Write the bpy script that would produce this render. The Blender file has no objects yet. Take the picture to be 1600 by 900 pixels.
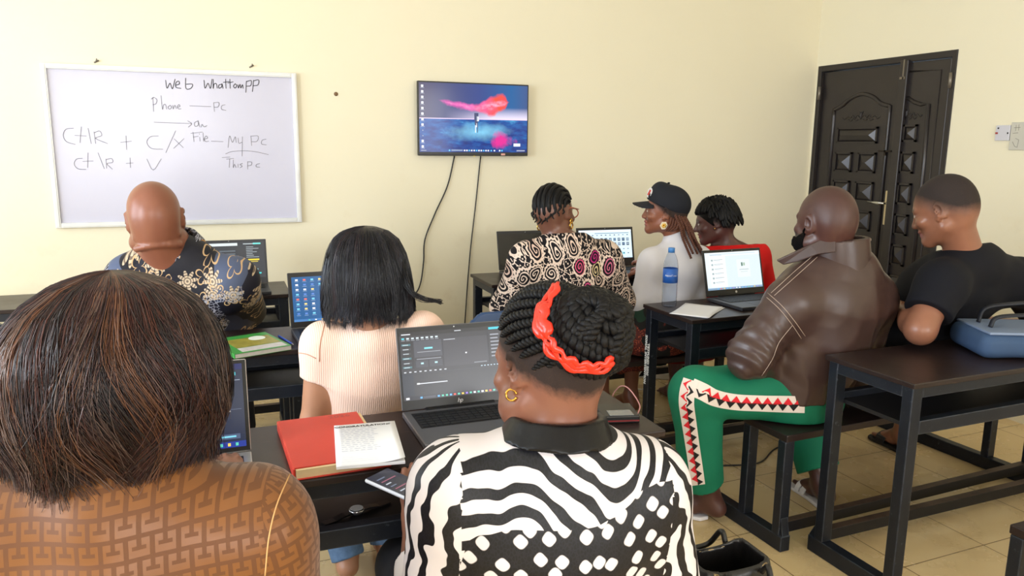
import bpy, math, random
import numpy as np
from math import radians, sin, cos, pi, atan2, sqrt
from mathutils import Matrix, Vector
from mathutils.bvhtree import BVHTree

scene = bpy.context.scene
COL = scene.collection

# ------------------------------------------------------------------ camera
CAM_H, FPX = 1.5, 1200.0
YAW, PITCH, ROLL = radians(21.0), radians(-10.6), radians(0.6)
_fw = np.array([sin(YAW) * cos(PITCH), cos(YAW) * cos(PITCH), sin(PITCH)])
_r0 = np.array([cos(YAW), -sin(YAW), 0.0])
_u0 = np.cross(_r0, _fw)
_rt = _r0 * cos(ROLL) + _u0 * sin(ROLL)
_up = -_r0 * sin(ROLL) + _u0 * cos(ROLL)
EYE = np.array([0.0, 0.0, CAM_H])
cam_data = bpy.data.cameras.new('camera')
cam_data.sensor_width = 36.0
cam_data.lens = FPX / 1600.0 * 36.0
cam_data.clip_start = 0.05
cam = bpy.data.objects.new('camera', cam_data)
COL.objects.link(cam)
_m = Matrix([[_rt[i], _up[i], -_fw[i], EYE[i]] for i in range(3)] + [[0, 0, 0, 1]])
cam.matrix_world = _m
scene.camera = cam

# ------------------------------------------------------------------ light
WALL_Y, WALL_R, WALL_L, WALL_B, CEIL = 4.6, 4.114, -3.0, -2.4, 3.1
scene.view_settings.view_transform = 'Standard'
scene.view_settings.look = 'None'
scene.view_settings.gamma = 1.0
scene.view_settings.exposure = 0.45
try:
    scene.view_settings.use_curve_mapping = False
except Exception:
    pass
world = bpy.data.worlds.new('sky')
scene.world = world
world.use_nodes = True
_bg = world.node_tree.nodes['Background']
_bg.inputs[0].default_value = (0.62, 0.80, 1.0, 1)
_bg.inputs[1].default_value = 1.6


def window_light(name, loc, rot, sx, sy, power, color):
    l = bpy.data.lights.new(name, 'AREA')
    l.shape = 'RECTANGLE'
    l.size, l.size_y = sx, sy
    l.energy = power
    l.color = color
    o = bpy.data.objects.new(name, l)
    o.location = loc
    o.rotation_euler = rot
    COL.objects.link(o)
    return o


# daylight in the window openings (left wall: two, back wall: two)
WIN_L = [(0.2, 1.8), (2.35, 3.95)]
WIN_B = [(-1.9, 0.1), (1.4, 3.4)]
WZ0, WZ1 = 0.95, 2.35
for (a, b), pw in zip(WIN_L, (125, 48)):
    window_light('window_daylight', (WALL_L - 0.16, (a + b) / 2, (WZ0 + WZ1) / 2), (0, radians(-90), 0), WZ1 - WZ0, b - a, pw, (0.80, 0.90, 1.0))
for a, b in WIN_B:
    window_light('window_daylight', ((a + b) / 2, WALL_B - 0.16, (WZ0 + WZ1) / 2), (radians(90), 0, 0), b - a, WZ1 - WZ0, 60, (1.0, 0.97, 0.92))

# ------------------------------------------------------------------ pixel -> world helpers


def ray(px, py):
    return _rt * ((px - 800) / FPX) - _up * ((py - 450) / FPX) + _fw


def at(px, py, d):
    return EYE + ray(px, py) * d


def at_z(px, py, z):
    d = ray(px, py)
    return EYE + d * ((z - CAM_H) / d[2])


def at_y(px, py, y):
    d = ray(px, py)
    return EYE + d * (y / d[1])


def at_x(px, py, x):
    d = ray(px, py)
    return EYE + d * (x / d[0])


def V(*a):
    return np.array(a, dtype=float)


def nrm(v):
    v = np.asarray(v, float)
    return v / (np.linalg.norm(v) + 1e-12)


def lerp(a, b, t):
    return np.asarray(a, float) * (1 - t) + np.asarray(b, float) * t


# ------------------------------------------------------------------ materials


def s2l(c):
    out = []
    for x in c[:3]:
        x = x / 255.0
        out.append(x / 12.92 if x <= 0.04045 else ((x + 0.055) / 1.055) ** 2.4)
    return tuple(out) + (1.0,)


class NT:
    """small node builder"""

    def __init__(self, name):
        self.m = bpy.data.materials.new(name)
        self.m.use_nodes = True
        self.t = self.m.node_tree
        self.b = self.t.nodes['Principled BSDF']

    def n(self, typ, **kw):
        nd = self.t.nodes.new(typ)
        for k, v in kw.items():
            setattr(nd, k, v)
        return nd

    def put(self, sock, v):
        if isinstance(v, bpy.types.NodeSocket):
            self.t.links.new(v, sock)
        else:
            if isinstance(v, (tuple, list)) and sock.type == 'VECTOR':
                v = tuple(v)[:3]
            sock.default_value = v

    def math(self, op, a, b=None, c=None, clamp=False):
        nd = self.n('ShaderNodeMath', operation=op, use_clamp=clamp)
        self.put(nd.inputs[0], a)
        if b is not None:
            self.put(nd.inputs[1], b)
        if c is not None:
            self.put(nd.inputs[2], c)
        return nd.outputs[0]

    def mix(self, f, a, b):
        nd = self.n('ShaderNodeMix', data_type='RGBA')
        self.put(nd.inputs[0], f)
        self.put(nd.inputs[6], s2l(a) if isinstance(a, (tuple, list)) else a)
        self.put(nd.inputs[7], s2l(b) if isinstance(b, (tuple, list)) else b)
        return nd.outputs[2]

    def coords(self, attr=None, kind='Object'):
        if attr:
            return self.n('ShaderNodeAttribute', attribute_name=attr).outputs['Vector']
        return self.n('ShaderNodeTexCoord').outputs[kind]

    def mapped(self, vec, scale=(1, 1, 1), loc=(0, 0, 0), rot=(0, 0, 0)):
        nd = self.n('ShaderNodeMapping')
        self.put(nd.inputs[0], vec)
        nd.inputs['Location'].default_value = loc
        nd.inputs['Rotation'].default_value = rot
        nd.inputs['Scale'].default_value = scale
        return nd.outputs[0]

    def xyz(self, vec):
        nd = self.n('ShaderNodeSeparateXYZ')
        self.put(nd.inputs[0], vec)
        return nd.outputs

    def comb(self, x, y, z=0.0):
        nd = self.n('ShaderNodeCombineXYZ')
        for i, v in enumerate((x, y, z)):
            self.put(nd.inputs[i], v)
        return nd.outputs[0]

    def noise(self, vec, scale, detail=2.0, rough=0.5, out='Fac'):
        nd = self.n('ShaderNodeTexNoise')
        self.put(nd.inputs['Vector'], vec)
        nd.inputs['Scale'].default_value = scale
        nd.inputs['Detail'].default_value = detail
        nd.inputs['Roughness'].default_value = rough
        return nd.outputs[out]

    def voro(self, vec, scale, feature='F1', rnd=1.0, out='Distance', metric='EUCLIDEAN', dims='3D', expo=3.0):
        nd = self.n('ShaderNodeTexVoronoi', feature=feature, voronoi_dimensions=dims)
        if feature not in ('DISTANCE_TO_EDGE', 'N_SPHERE_RADIUS'):
            nd.distance = metric
        self.put(nd.inputs['Vector'], vec)
        nd.inputs['Scale'].default_value = scale
        nd.inputs['Randomness'].default_value = rnd
        if metric == 'MINKOWSKI':
            nd.inputs['Exponent'].default_value = expo
        return nd.outputs[out]

    def curve(self, f, pts):
        nd = self.n('ShaderNodeFloatCurve')
        self.put(nd.inputs['Value'], f)
        cu = nd.mapping.curves[0]
        for i, (x, y) in enumerate(pts):
            if i < 2:
                cu.points[i].location = (x, y) if i == 0 else (pts[-1][0], pts[-1][1])
        for x, y in pts[1:-1]:
            cu.points.new(x, y)
        nd.mapping.update()
        return nd.outputs[0]

    def step(self, a, edge, soft=0.0):
        """1 where a > edge"""
        if soft <= 0:
            return self.math('GREATER_THAN', a, edge)
        nd = self.n('ShaderNodeMapRange')
        self.put(nd.inputs[0], a)
        nd.inputs[1].default_value = edge - soft
        nd.inputs[2].default_value = edge + soft
        return nd.outputs[0]

    def ramp(self, f, stops):
        nd = self.n('ShaderNodeValToRGB')
        self.put(nd.inputs[0], f)
        el = nd.color_ramp.elements
        while len(el) < len(stops):
            el.new(0.5)
        for e, (p, c) in zip(el, stops):
            e.position = p
            e.color = s2l(c)
        return nd.outputs[0]

    def bump(self, h, strength=0.3, dist=0.002):
        nd = self.n('ShaderNodeBump')
        nd.inputs['Strength'].default_value = strength
        nd.inputs['Distance'].default_value = dist
        self.put(nd.inputs['Height'], h)
        self.t.links.new(nd.outputs[0], self.b.inputs['Normal'])

    def done(self, col=None, rough=0.6, metal=0.0, spec=0.5, **kw):
        if col is not None:
            self.put(self.b.inputs['Base Color'], s2l(col) if isinstance(col, (tuple, list)) else col)
        self.put(self.b.inputs['Roughness'], rough)
        self.b.inputs['Metallic'].default_value = metal
        self.b.inputs['Specular IOR Level'].default_value = spec
        for k, v in kw.items():
            self.put(self.b.inputs[k.replace('_', ' ')], v)
        return self.m


def mat(name, col, rough=0.6, metal=0.0, spec=0.5, var=0.0, vscale=8.0, bump=0.0, bscale=60.0, bdist=0.002, **kw):
    t = NT(name)
    c = s2l(col)
    if var or bump:
        o = t.coords()
    if var:
        nz = t.noise(o, vscale, 4.0)
        a = tuple(max(0, x * (1 - var)) for x in c[:3]) + (1,)
        b = tuple(min(1, x * (1 + var)) for x in c[:3]) + (1,)
        nd = t.n('ShaderNodeMix', data_type='RGBA')
        t.put(nd.inputs[0], nz)
        nd.inputs[6].default_value = a
        nd.inputs[7].default_value = b
        src = nd.outputs[2]
    else:
        src = c
    t.put(t.b.inputs['Base Color'], src)
    if bump:
        t.bump(t.noise(o, bscale, 3.0), bump, bdist)
    return t.done(None, rough, metal, spec, **kw)


def emis(name, col, strength=1.0, rough=0.25):
    t = NT(name)
    c = s2l(col)
    t.b.inputs['Base Color'].default_value = (0.01, 0.01, 0.012, 1)
    t.b.inputs['Roughness'].default_value = rough
    t.b.inputs['Emission Color'].default_value = c
    t.b.inputs['Emission Strength'].default_value = strength
    return t.m


_EM = {}


def em(col, strength=1.0):
    k = (tuple(col), strength)
    if k not in _EM:
        _EM[k] = emis('screen_%d_%d_%d' % tuple(int(x) for x in col), col, strength)
    return _EM[k]


# ------------------------------------------------------------------ objects


def thing(name, label, cat, loc=(0, 0, 0), rotz=0.0, group=None):
    o = bpy.data.objects.new(name, None)
    o.empty_display_size = 0.1
    COL.objects.link(o)
    o.location = tuple(float(x) for x in loc)
    o.rotation_euler = (0, 0, rotz)
    return tag(o, label, cat, group)


def tag(o, label, cat, group=None):
    o['label'] = label
    o['category'] = cat
    if group:
        o['group'] = group
    return o


def link_mesh(name, verts, faces, mats, parent=None, smooth=False, mi=None, bevel=0.0, loc=None):
    me = bpy.data.meshes.new(name)
    if isinstance(verts, np.ndarray) and isinstance(faces, np.ndarray):
        nv, nf, k = len(verts), len(faces), faces.shape[1]
        me.vertices.add(nv)
        me.vertices.foreach_set('co', verts.astype(np.float32).ravel())
        me.loops.add(nf * k)
        me.loops.foreach_set('vertex_index', faces.astype(np.int32).ravel())
        me.polygons.add(nf)
        me.polygons.foreach_set('loop_start', np.arange(0, nf * k, k, dtype=np.int32))
        me.update(calc_edges=True)
        me.validate()
    else:
        me.from_pydata([tuple(float(c) for c in v) for v in verts], [], faces)
        me.update()
    if not isinstance(mats, (list, tuple)):
        mats = [mats]
    for m in mats:
        me.materials.append(m)
    if mi is not None and len(mats) > 1:
        me.polygons.foreach_set('material_index', np.asarray(mi, dtype=np.int32))
    if smooth:
        me.polygons.foreach_set('use_smooth', np.ones(len(me.polygons), dtype=bool))
    o = bpy.data.objects.new(name, me)
    COL.objects.link(o)
    if parent is not None:
        o.parent = parent
    if loc is not None:
        o.location = tuple(float(x) for x in loc)
    if bevel:
        b = o.modifiers.new('bevel', 'BEVEL')
        b.width = bevel
        b.segments = 2
        b.limit_method = 'ANGLE'
        b.angle_limit = radians(40)
    return o


class MB:
    def __init__(self):
        self.v, self.f, self.m = [], [], []

    def add(self, vs, fs, mi=0, M=None):
        b = len(self.v)
        for p in vs:
            p = np.asarray(p, float)
            if M is not None:
                p = np.array(M @ Vector(p))
            self.v.append(p)
        for f in fs:
            self.f.append([b + i for i in f])
            self.m.append(mi)
        return self

    def box(self, c, s, mi=0, M=None, rz=0.0):
        x, y, z = s[0] / 2, s[1] / 2, s[2] / 2
        pts = [(-x, -y, -z), (x, -y, -z), (x, y, -z), (-x, y, -z), (-x, -y, z), (x, -y, z), (x, y, z), (-x, y, z)]
        ca, sa = cos(rz), sin(rz)
        pts = [(c[0] + p[0] * ca - p[1] * sa, c[1] + p[0] * sa + p[1] * ca, c[2] + p[2]) for p in pts]
        fs = [(0, 3, 2, 1), (4, 5, 6, 7), (0, 1, 5, 4), (1, 2, 6, 5), (2, 3, 7, 6), (3, 0, 4, 7)]
        return self.add(pts, fs, mi, M)

    def span(self, a, b, mi=0, M=None):
        a, b = np.asarray(a, float), np.asarray(b, float)
        return self.box((a + b) / 2, np.abs(b - a), mi, M)

    def quad(self, a, b, c, d, mi=0, M=None):
        return self.add([a, b, c, d], [(0, 1, 2, 3)], mi, M)

    def prism(self, poly, n, mi=0, M=None):
        """poly: 3D points of a planar outline; extruded by vector n"""
        k = len(poly)
        n = np.asarray(n, float)
        vs = [np.asarray(p, float) for p in poly] + [np.asarray(p, float) + n for p in poly]
        fs = [tuple(range(k - 1, -1, -1)), tuple(range(k, 2 * k))]
        for i in range(k):
            j = (i + 1) % k
            fs.append((i, j, k + j, k + i))
        return self.add(vs, fs, mi, M)

    def tube(self, pts, r, n=8, mi=0, M=None, caps=True, flat=1.0, up=(0, 0, 1)):
        pts = [np.asarray(p, float) for p in pts]
        L = len(pts)
        rs = [r] * L if np.isscalar(r) else list(r)
        vs, fs = [], []
        u = None
        for i in range(L):
            t = nrm(pts[min(i + 1, L - 1)] - pts[max(i - 1, 0)])
            if u is None:
                u = np.asarray(up, float)
                if abs(np.dot(u, t)) > 0.95:
                    u = V(1, 0, 0)
            u = nrm(u - t * np.dot(u, t))
            w = np.cross(t, u)
            for k in range(n):
                a = 2 * pi * k / n
                vs.append(pts[i] + rs[i] * (cos(a) * u * flat + sin(a) * w))
        for i in range(L - 1):
            for k in range(n):
                k2 = (k + 1) % n
                fs.append((i * n + k, i * n + k2, (i + 1) * n + k2, (i + 1) * n + k))
        if caps:
            fs.append(tuple(range(n - 1, -1, -1)))
            fs.append(tuple((L - 1) * n + k for k in range(n)))
        return self.add(vs, fs, mi, M)

    def lathe(self, prof, c=(0, 0, 0), n=24, mi=0, M=None):
        vs, fs = [], []
        for r, z in prof:
            for k in range(n):
                a = 2 * pi * k / n
                vs.append((c[0] + r * cos(a), c[1] + r * sin(a), c[2] + z))
        for i in range(len(prof) - 1):
            for k in range(n):
                k2 = (k + 1) % n
                fs.append((i * n + k, i * n + k2, (i + 1) * n + k2, (i + 1) * n + k))
        fs.append(tuple(range(n - 1, -1, -1)))
        fs.append(tuple((len(prof) - 1) * n + k for k in range(n)))
        return self.add(vs, fs, mi, M)

    def build(self, name, mats, parent=None, smooth=False, bevel=0.0, loc=None):
        return link_mesh(name, self.v, self.f, mats, parent, smooth, self.m, bevel, loc)


def frame_matrix(o, x, y):
    """matrix with origin o, x and y axes given, z = x cross y"""
    x = nrm(x)
    z = nrm(np.cross(x, y))
    y = np.cross(z, x)
    return Matrix([[x[0], y[0], z[0], o[0]], [x[1], y[1], z[1], o[1]], [x[2], y[2], z[2], o[2]], [0, 0, 0, 1]])


def add_text(mb, body, M, size, mi=0, shear=0.0, spacing=1.0, bold=0.0, align='CENTER', depth=0.0):
    cu = bpy.data.curves.new('lettering', 'FONT')
    cu.body = body
    cu.size = size
    cu.shear = shear
    cu.space_character = spacing
    cu.offset = bold
    cu.extrude = depth
    cu.align_x = align
    cu.align_y = 'CENTER'
    cu.resolution_u = 3
    ob = bpy.data.objects.new('lettering', cu)
    me = bpy.data.meshes.new_from_object(ob)
    mb.add([tuple(v.co) for v in me.vertices], [tuple(p.vertices) for p in me.polygons], mi, M)
    bpy.data.objects.remove(ob)
    bpy.data.curves.remove(cu)
    bpy.data.meshes.remove(me)


def smooth_path(pts, n=8):
    """Catmull-Rom through pts"""
    P = [np.asarray(p, float) for p in pts]
    P = [2 * P[0] - P[1]] + P + [2 * P[-1] - P[-2]]
    out = []
    for i in range(1, len(P) - 2):
        for k in range(n):
            t = k / n
            a, b, c, d = P[i - 1], P[i], P[i + 1], P[i + 2]
            out.append(0.5 * ((2 * b) + (c - a) * t + (2 * a - 5 * b + 4 * c - d) * t * t + (3 * b - a - 3 * c + d) * t ** 3))
    out.append(P[-2])
    return out


# ------------------------------------------------------------------ blended solids (organic shapes as one skin)


def smin(a, b, k):
    if k <= 0:
        return np.minimum(a, b)
    h = np.clip(0.5 + 0.5 * (b - a) / k, 0, 1)
    return b * (1 - h) + a * h - k * h * (1 - h)


class Solid:
    def __init__(self):
        self.p = []
        self.lo = np.full(3, 1e9)
        self.hi = np.full(3, -1e9)

    def _bb(self, pts, r):
        for p in pts:
            self.lo = np.minimum(self.lo, np.asarray(p) - r)
            self.hi = np.maximum(self.hi, np.asarray(p) + r)

    def cone(self, a, b, r1, r2, k=0.02, op='add'):
        a, b = np.asarray(a, float), np.asarray(b, float)
        ab = b - a
        L2 = float(ab @ ab) + 1e-12

        def fn(P):
            t = np.clip(((P - a) @ ab) / L2, 0, 1)
            q = P - a - t[:, None] * ab
            return np.sqrt(np.einsum('ij,ij->i', q, q)) - (r1 + (r2 - r1) * t)
        self.p.append((op, fn, k))
        if op == 'add':
            self._bb((a, b), max(r1, r2))
        return self

    def chain(self, pts, rs, k=0.02):
        for i in range(len(pts) - 1):
            self.cone(pts[i], pts[i + 1], rs[i], rs[i + 1], k)
        return self

    def flatcone(self, a, b, r1, r2, k=0.02):
        """tapered tube with a flat end at b"""
        a, b = np.asarray(a, float), np.asarray(b, float)
        ab = b - a
        L = np.linalg.norm(ab)
        ax = ab / L

        def fn(P):
            s = (P - a) @ ax
            t = np.clip(s / L, 0, 1)
            q = P - a - t[:, None] * ab
            d = np.sqrt(np.einsum('ij,ij->i', q, q)) - (r1 + (r2 - r1) * t)
            return np.maximum(d, s - L)
        self.p.append(('add', fn, k))
        self._bb((a, b), max(r1, r2))
        return self

    def ell(self, c, r, R=None, k=0.02, op='add'):
        c, r = np.asarray(c, float), np.asarray(r, float)
        rm = float(r.min())

        def fn(P):
            q = P - c
            if R is not None:
                q = q @ R
            k0 = np.sqrt((((q / r)) ** 2).sum(1))
            k1 = np.sqrt((((q / (r * r))) ** 2).sum(1)) + 1e-9
            return np.where(k0 < 0.2, k0 * rm - rm, k0 * (k0 - 1) / k1)
        self.p.append((op, fn, k))
        if op == 'add':
            self._bb((c,), float(r.max()))
        return self

    def eseg(self, a, b, right, ra, rb, k=0.03):
        """segment with elliptical section: ra=(half width, half depth) at a, rb at b"""
        a, b = np.asarray(a, float), np.asarray(b, float)
        ab = b - a
        L2 = float(ab @ ab)
        ax = ab / sqrt(L2)
        rx = nrm(np.asarray(right, float) - ax * float(np.dot(right, ax)))
        ry = np.cross(ax, rx)

        def fn(P):
            t0 = ((P - a) @ ab) / L2
            t = np.clip(t0, 0, 1)
            q = P - a - t[:, None] * ab
            w = ra[0] + (rb[0] - ra[0]) * t
            d = ra[1] + (rb[1] - ra[1]) * t
            x, y, z = q @ rx, q @ ry, q @ ax
            m = np.minimum(w, d)
            k0 = np.sqrt((x / w) ** 2 + (y / d) ** 2 + (z / m) ** 2)
            k1 = np.sqrt((x / w ** 2) ** 2 + (y / d ** 2) ** 2 + (z / m ** 2) ** 2) + 1e-9
            return np.where(k0 < 0.2, (k0 - 1) * m, k0 * (k0 - 1) / k1)
        self.p.append(('add', fn, k))
        self._bb((a, b), max(ra[0], rb[0], ra[1], rb[1]))
        return self

    def fn(self, f, op='add', k=0.01, bb=None):
        self.p.append((op, f, k))
        if bb is not None:
            self._bb(bb, 0)
        return self

    def plane(self, point, normal):
        """keep the side the normal points away from"""
        point, normal = np.asarray(point, float), nrm(normal)
        self.p.append(('cut', lambda P: (P - point) @ normal, 0))
        return self

    def at(self, P):
        d = None
        for op, f, k in self.p:
            v = f(P)
            if op == 'add':
                d = v if d is None else smin(d, v, k)
            elif op == 'sub':
                d = -smin(-d, v, k)
            elif op == 'cut':
                d = np.maximum(d, v)
            elif op == 'off':
                d = d + v
        return d

    def mesh(self, h, pad=0.03, slack=0.03):
        B = 8
        lo = self.lo - pad
        nb = np.ceil((self.hi + pad - lo) / (h * B)).astype(int) + 1
        g = np.stack(np.meshgrid(*[np.arange(n) for n in nb], indexing='ij'), -1).reshape(-1, 3)
        C = lo + (g + 0.5) * h * B
        half = h * B * 0.87
        Dm, coarse = [], None
        for op, f, k in self.p:
            v = f(C)
            Dm.append(v)
            if op == 'add':
                coarse = v if coarse is None else smin(coarse, v, k)
            elif op == 'sub':
                coarse = -smin(-coarse, v, k)
            elif op == 'cut':
                coarse = np.maximum(coarse, v)
            elif op == 'off':
                coarse = coarse + v
        addmin = np.min([v for (op, f, k), v in zip(self.p, Dm) if op == 'add'], axis=0)
        act = np.nonzero(np.abs(coarse) < half * 1.15 + slack)[0]
        off = np.stack(np.meshgrid(*[np.arange(B)] * 3, indexing='ij'), -1).reshape(-1, 3)
        P = (lo + (g[act][:, None, :] * B + off[None]) * h)
        res = np.full((len(act), B ** 3), 1.0)
        for (op, f, k), v in zip(self.p, Dm):
            va = v[act]
            if op == 'add':
                m = va < addmin[act] + 2.6 * half + 2 * k
                if m.any():
                    q = f(P[m].reshape(-1, 3)).reshape(-1, B ** 3)
                    res[m] = smin(res[m], q, k)
            elif op == 'sub':
                m = va < 2 * half + 2 * k
                if m.any():
                    q = f(P[m].reshape(-1, 3)).reshape(-1, B ** 3)
                    res[m] = -smin(-res[m], q, k)
            elif op == 'cut':
                res = np.maximum(res, f(P.reshape(-1, 3)).reshape(-1, B ** 3))
            elif op == 'off':
                res = res + f(P.reshape(-1, 3)).reshape(-1, B ** 3)
        full = np.where(coarse < 0, -1.0, 1.0).astype(np.float32)
        F = np.repeat(full[:, None], B ** 3, 1)
        F[act] = res
        F = F.reshape(*nb, B, B, B).transpose(0, 3, 1, 4, 2, 5).reshape(*(nb * B))
        return surface_nets(F, lo, h)


_E12 = [((0, 0, 0), (1, 0, 0)), ((0, 1, 0), (1, 1, 0)), ((0, 0, 1), (1, 0, 1)), ((0, 1, 1), (1, 1, 1)),
        ((0, 0, 0), (0, 1, 0)), ((1, 0, 0), (1, 1, 0)), ((0, 0, 1), (0, 1, 1)), ((1, 0, 1), (1, 1, 1)),
        ((0, 0, 0), (0, 0, 1)), ((1, 0, 0), (1, 0, 1)), ((0, 1, 0), (0, 1, 1)), ((1, 1, 0), (1, 1, 1))]


def surface_nets(F, lo, h):
    S = F < 0
    cnt = sum(S[i:F.shape[0] - 1 + i, j:F.shape[1] - 1 + j, k:F.shape[2] - 1 + k].astype(np.int8)
              for i in (0, 1) for j in (0, 1) for k in (0, 1))
    I, J, K = np.nonzero((cnt > 0) & (cnt < 8))
    idx = np.full(cnt.shape, -1, np.int32)
    idx[I, J, K] = np.arange(len(I))
    pos = np.zeros((len(I), 3))
    num = np.zeros(len(I))
    for a, b in _E12:
        fa = F[I + a[0], J + a[1], K + a[2]].astype(float)
        fb = F[I + b[0], J + b[1], K + b[2]].astype(float)
        c = (fa < 0) != (fb < 0)
        t = np.where(c, fa / np.where(c, fa - fb, 1), 0)
        pos += np.where(c[:, None], np.array(a) + (np.array(b) - np.array(a)) * t[:, None], 0)
        num += c
    verts = lo + h * (np.stack([I, J, K], 1) + pos / num[:, None])
    quads = []
    for ax in range(3):
        sl0 = [slice(None)] * 3
        sl1 = [slice(None)] * 3
        sl0[ax] = slice(0, -1)
        sl1[ax] = slice(1, None)
        ch = S[tuple(sl0)] != S[tuple(sl1)]
        i, j, k = np.nonzero(ch)
        p = np.stack([i, j, k], 1)
        o1, o2 = [(1, 2), (2, 0), (0, 1)][ax]
        ok = (p[:, o1] > 0) & (p[:, o2] > 0) & (p[:, o1] < F.shape[o1] - 1) & (p[:, o2] < F.shape[o2] - 1)
        p = p[ok]
        ins = S[p[:, 0], p[:, 1], p[:, 2]]

        def cell(d1, d2):
            q = p.copy()
            q[:, o1] += d1
            q[:, o2] += d2
            return idx[q[:, 0], q[:, 1], q[:, 2]]
        q = np.stack([cell(-1, -1), cell(0, -1), cell(0, 0), cell(-1, 0)], 1)
        q[~ins] = q[~ins][:, ::-1]
        quads.append(q)
    Q = np.concatenate(quads)
    Q = Q[(Q >= 0).all(1)]
    return verts, Q


def set_attr(o, name, arr, typ='FLOAT_VECTOR', dom='POINT'):
    a = o.data.attributes.new(name, typ, dom)
    if typ == 'FLOAT_VECTOR':
        a.data.foreach_set('vector', np.asarray(arr, np.float32).ravel())
    elif typ == 'FLOAT_COLOR':
        a.data.foreach_set('color', np.asarray(arr, np.float32).ravel())
    else:
        a.data.foreach_set('value', np.asarray(arr, np.float32).ravel())


def waves(P, scale, seed=0, n=5):
    """cheap smooth noise in about -1..1"""
    rg = np.random.RandomState(seed)
    out = np.zeros(len(P))
    for i in range(n):
        d = rg.normal(size=3)
        d /= np.linalg.norm(d)
        out += np.sin((P @ d) * scale * (0.7 + 0.8 * rg.rand()) + rg.rand() * 6.28)
    return out / n ** 0.5 / 1.2


def surface_tree(*objs):
    """BVH of meshes in world space (parents carry location only)"""
    vs, fs = [], []
    for o in objs:
        base = len(vs)
        L = Vector(o.parent.location) if o.parent else Vector((0, 0, 0))
        vs += [Vector(v.co) + L for v in o.data.vertices]
        fs += [[base + i for i in p.vertices] for p in o.data.polygons]
    return BVHTree.FromPolygons(vs, fs)
# ================================================================== room
def wall_mat(name, col):
    t = NT(name)
    o = t.coords()
    n1 = t.noise(o, 0.8, 3.0)
    n2 = t.noise(o, 7.0, 5.0, 0.65)
    a = t.mix(n1, (233, 223, 195), (240, 232, 207))
    # scuffs and rubbed grime blotches low on the plaster
    z = t.xyz(o)[2]
    low = t.math('MULTIPLY', t.step(z, 1.0, 0.7), -1.0)
    low = t.math('ADD', low, 1.0)
    sc = t.math('MULTIPLY', t.step(n2, 0.66, 0.08), t.math('MULTIPLY', low, 0.16))
    c = t.mix(sc, a, (190, 160, 110))
    t.bump(t.noise(o, 45.0, 4.0), 0.12, 0.003)
    return t.done(c, 0.62, 0, 0.35)


M_WALL = wall_mat('cream_wall_paint', None)
M_CEIL = mat('white_ceiling', (236, 234, 226), 0.8)


def floor_mat():
    t = NT('beige_floor_tile')
    o = t.coords()
    m = t.mapped(o, (1, 1, 1), (-2.33, -1.80, 0), (0, 0, radians(-2.0)))
    b = t.n('ShaderNodeTexBrick', offset=0.0, squash=1.0)
    t.put(b.inputs['Vector'], m)
    b.inputs['Scale'].default_value = 1.0
    b.inputs['Mortar Size'].default_value = 0.0022
    b.inputs['Mortar Smooth'].default_value = 0.1
    b.inputs['Brick Width'].default_value = 0.42
    b.inputs['Row Height'].default_value = 0.415
    b.inputs['Color1'].default_value = s2l((220, 194, 146))
    b.inputs['Color2'].default_value = s2l((212, 185, 136))
    b.inputs['Mortar'].default_value = s2l((112, 88, 56))
    n = t.noise(o, 5.0, 5.0, 0.6)
    dirt = t.math('MULTIPLY', t.step(n, 0.6, 0.12), 0.3)
    c = t.mix(dirt, b.outputs['Color'], (168, 136, 92))
    r = t.math('MULTIPLY_ADD', n, 0.25, 0.14)
    return t.done(c, r, 0, 0.5)


M_FLOOR = floor_mat()


def structure(name, mb, m, parent=None, smooth=False, bevel=0.0):
    o = mb.build(name, m, parent, smooth, bevel)
    if parent is None:
        o['kind'] = 'structure'
    return o


structure('floor', MB().span((WALL_L - 0.2, WALL_B - 0.2, -0.1), (WALL_R + 0.2, WALL_Y + 0.2, 0)), M_FLOOR)
structure('ceiling', MB().span((WALL_L - 0.2, WALL_B - 0.2, CEIL), (WALL_R + 0.2, WALL_Y + 0.2, CEIL + 0.1)), M_CEIL)
structure('wall_front', MB().span((WALL_L - 0.2, WALL_Y, 0), (WALL_R + 0.2, WALL_Y + 0.2, CEIL)), M_WALL)


def pierced_wall(name, fixed, lo, hi, holes, axis):
    """wall slab with window openings; axis 'x' = slab normal along x"""
    mb = MB()

    def put(a, b, z0, z1):
        if axis == 'x':
            mb.span((fixed[0], a, z0), (fixed[1], b, z1))
        else:
            mb.span((a, fixed[0], z0), (b, fixed[1], z1))
    cur = lo
    for a, b in holes:
        put(cur, a, 0, CEIL)
        put(a, b, 0, WZ0)
        put(a, b, WZ1, CEIL)
        cur = b
    put(cur, hi, 0, CEIL)
    return structure(name, mb, M_WALL)


pierced_wall('wall_left', (WALL_L - 0.2, WALL_L), WALL_B - 0.2, WALL_Y, WIN_L, 'x')
pierced_wall('wall_back', (WALL_B - 0.2, WALL_B), WALL_L, WALL_R, WIN_B, 'y')
DY0, DY1, DZ = 3.445, 4.578, 2.075
mb = MB()
mb.span((WALL_R, WALL_B - 0.2, 0), (WALL_R + 0.2, DY0, CEIL))
mb.span((WALL_R, DY1, 0), (WALL_R + 0.2, WALL_Y, CEIL))
mb.span((WALL_R, DY0, DZ), (WALL_R + 0.2, DY1, CEIL))
structure('wall_right', mb, M_WALL)

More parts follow.
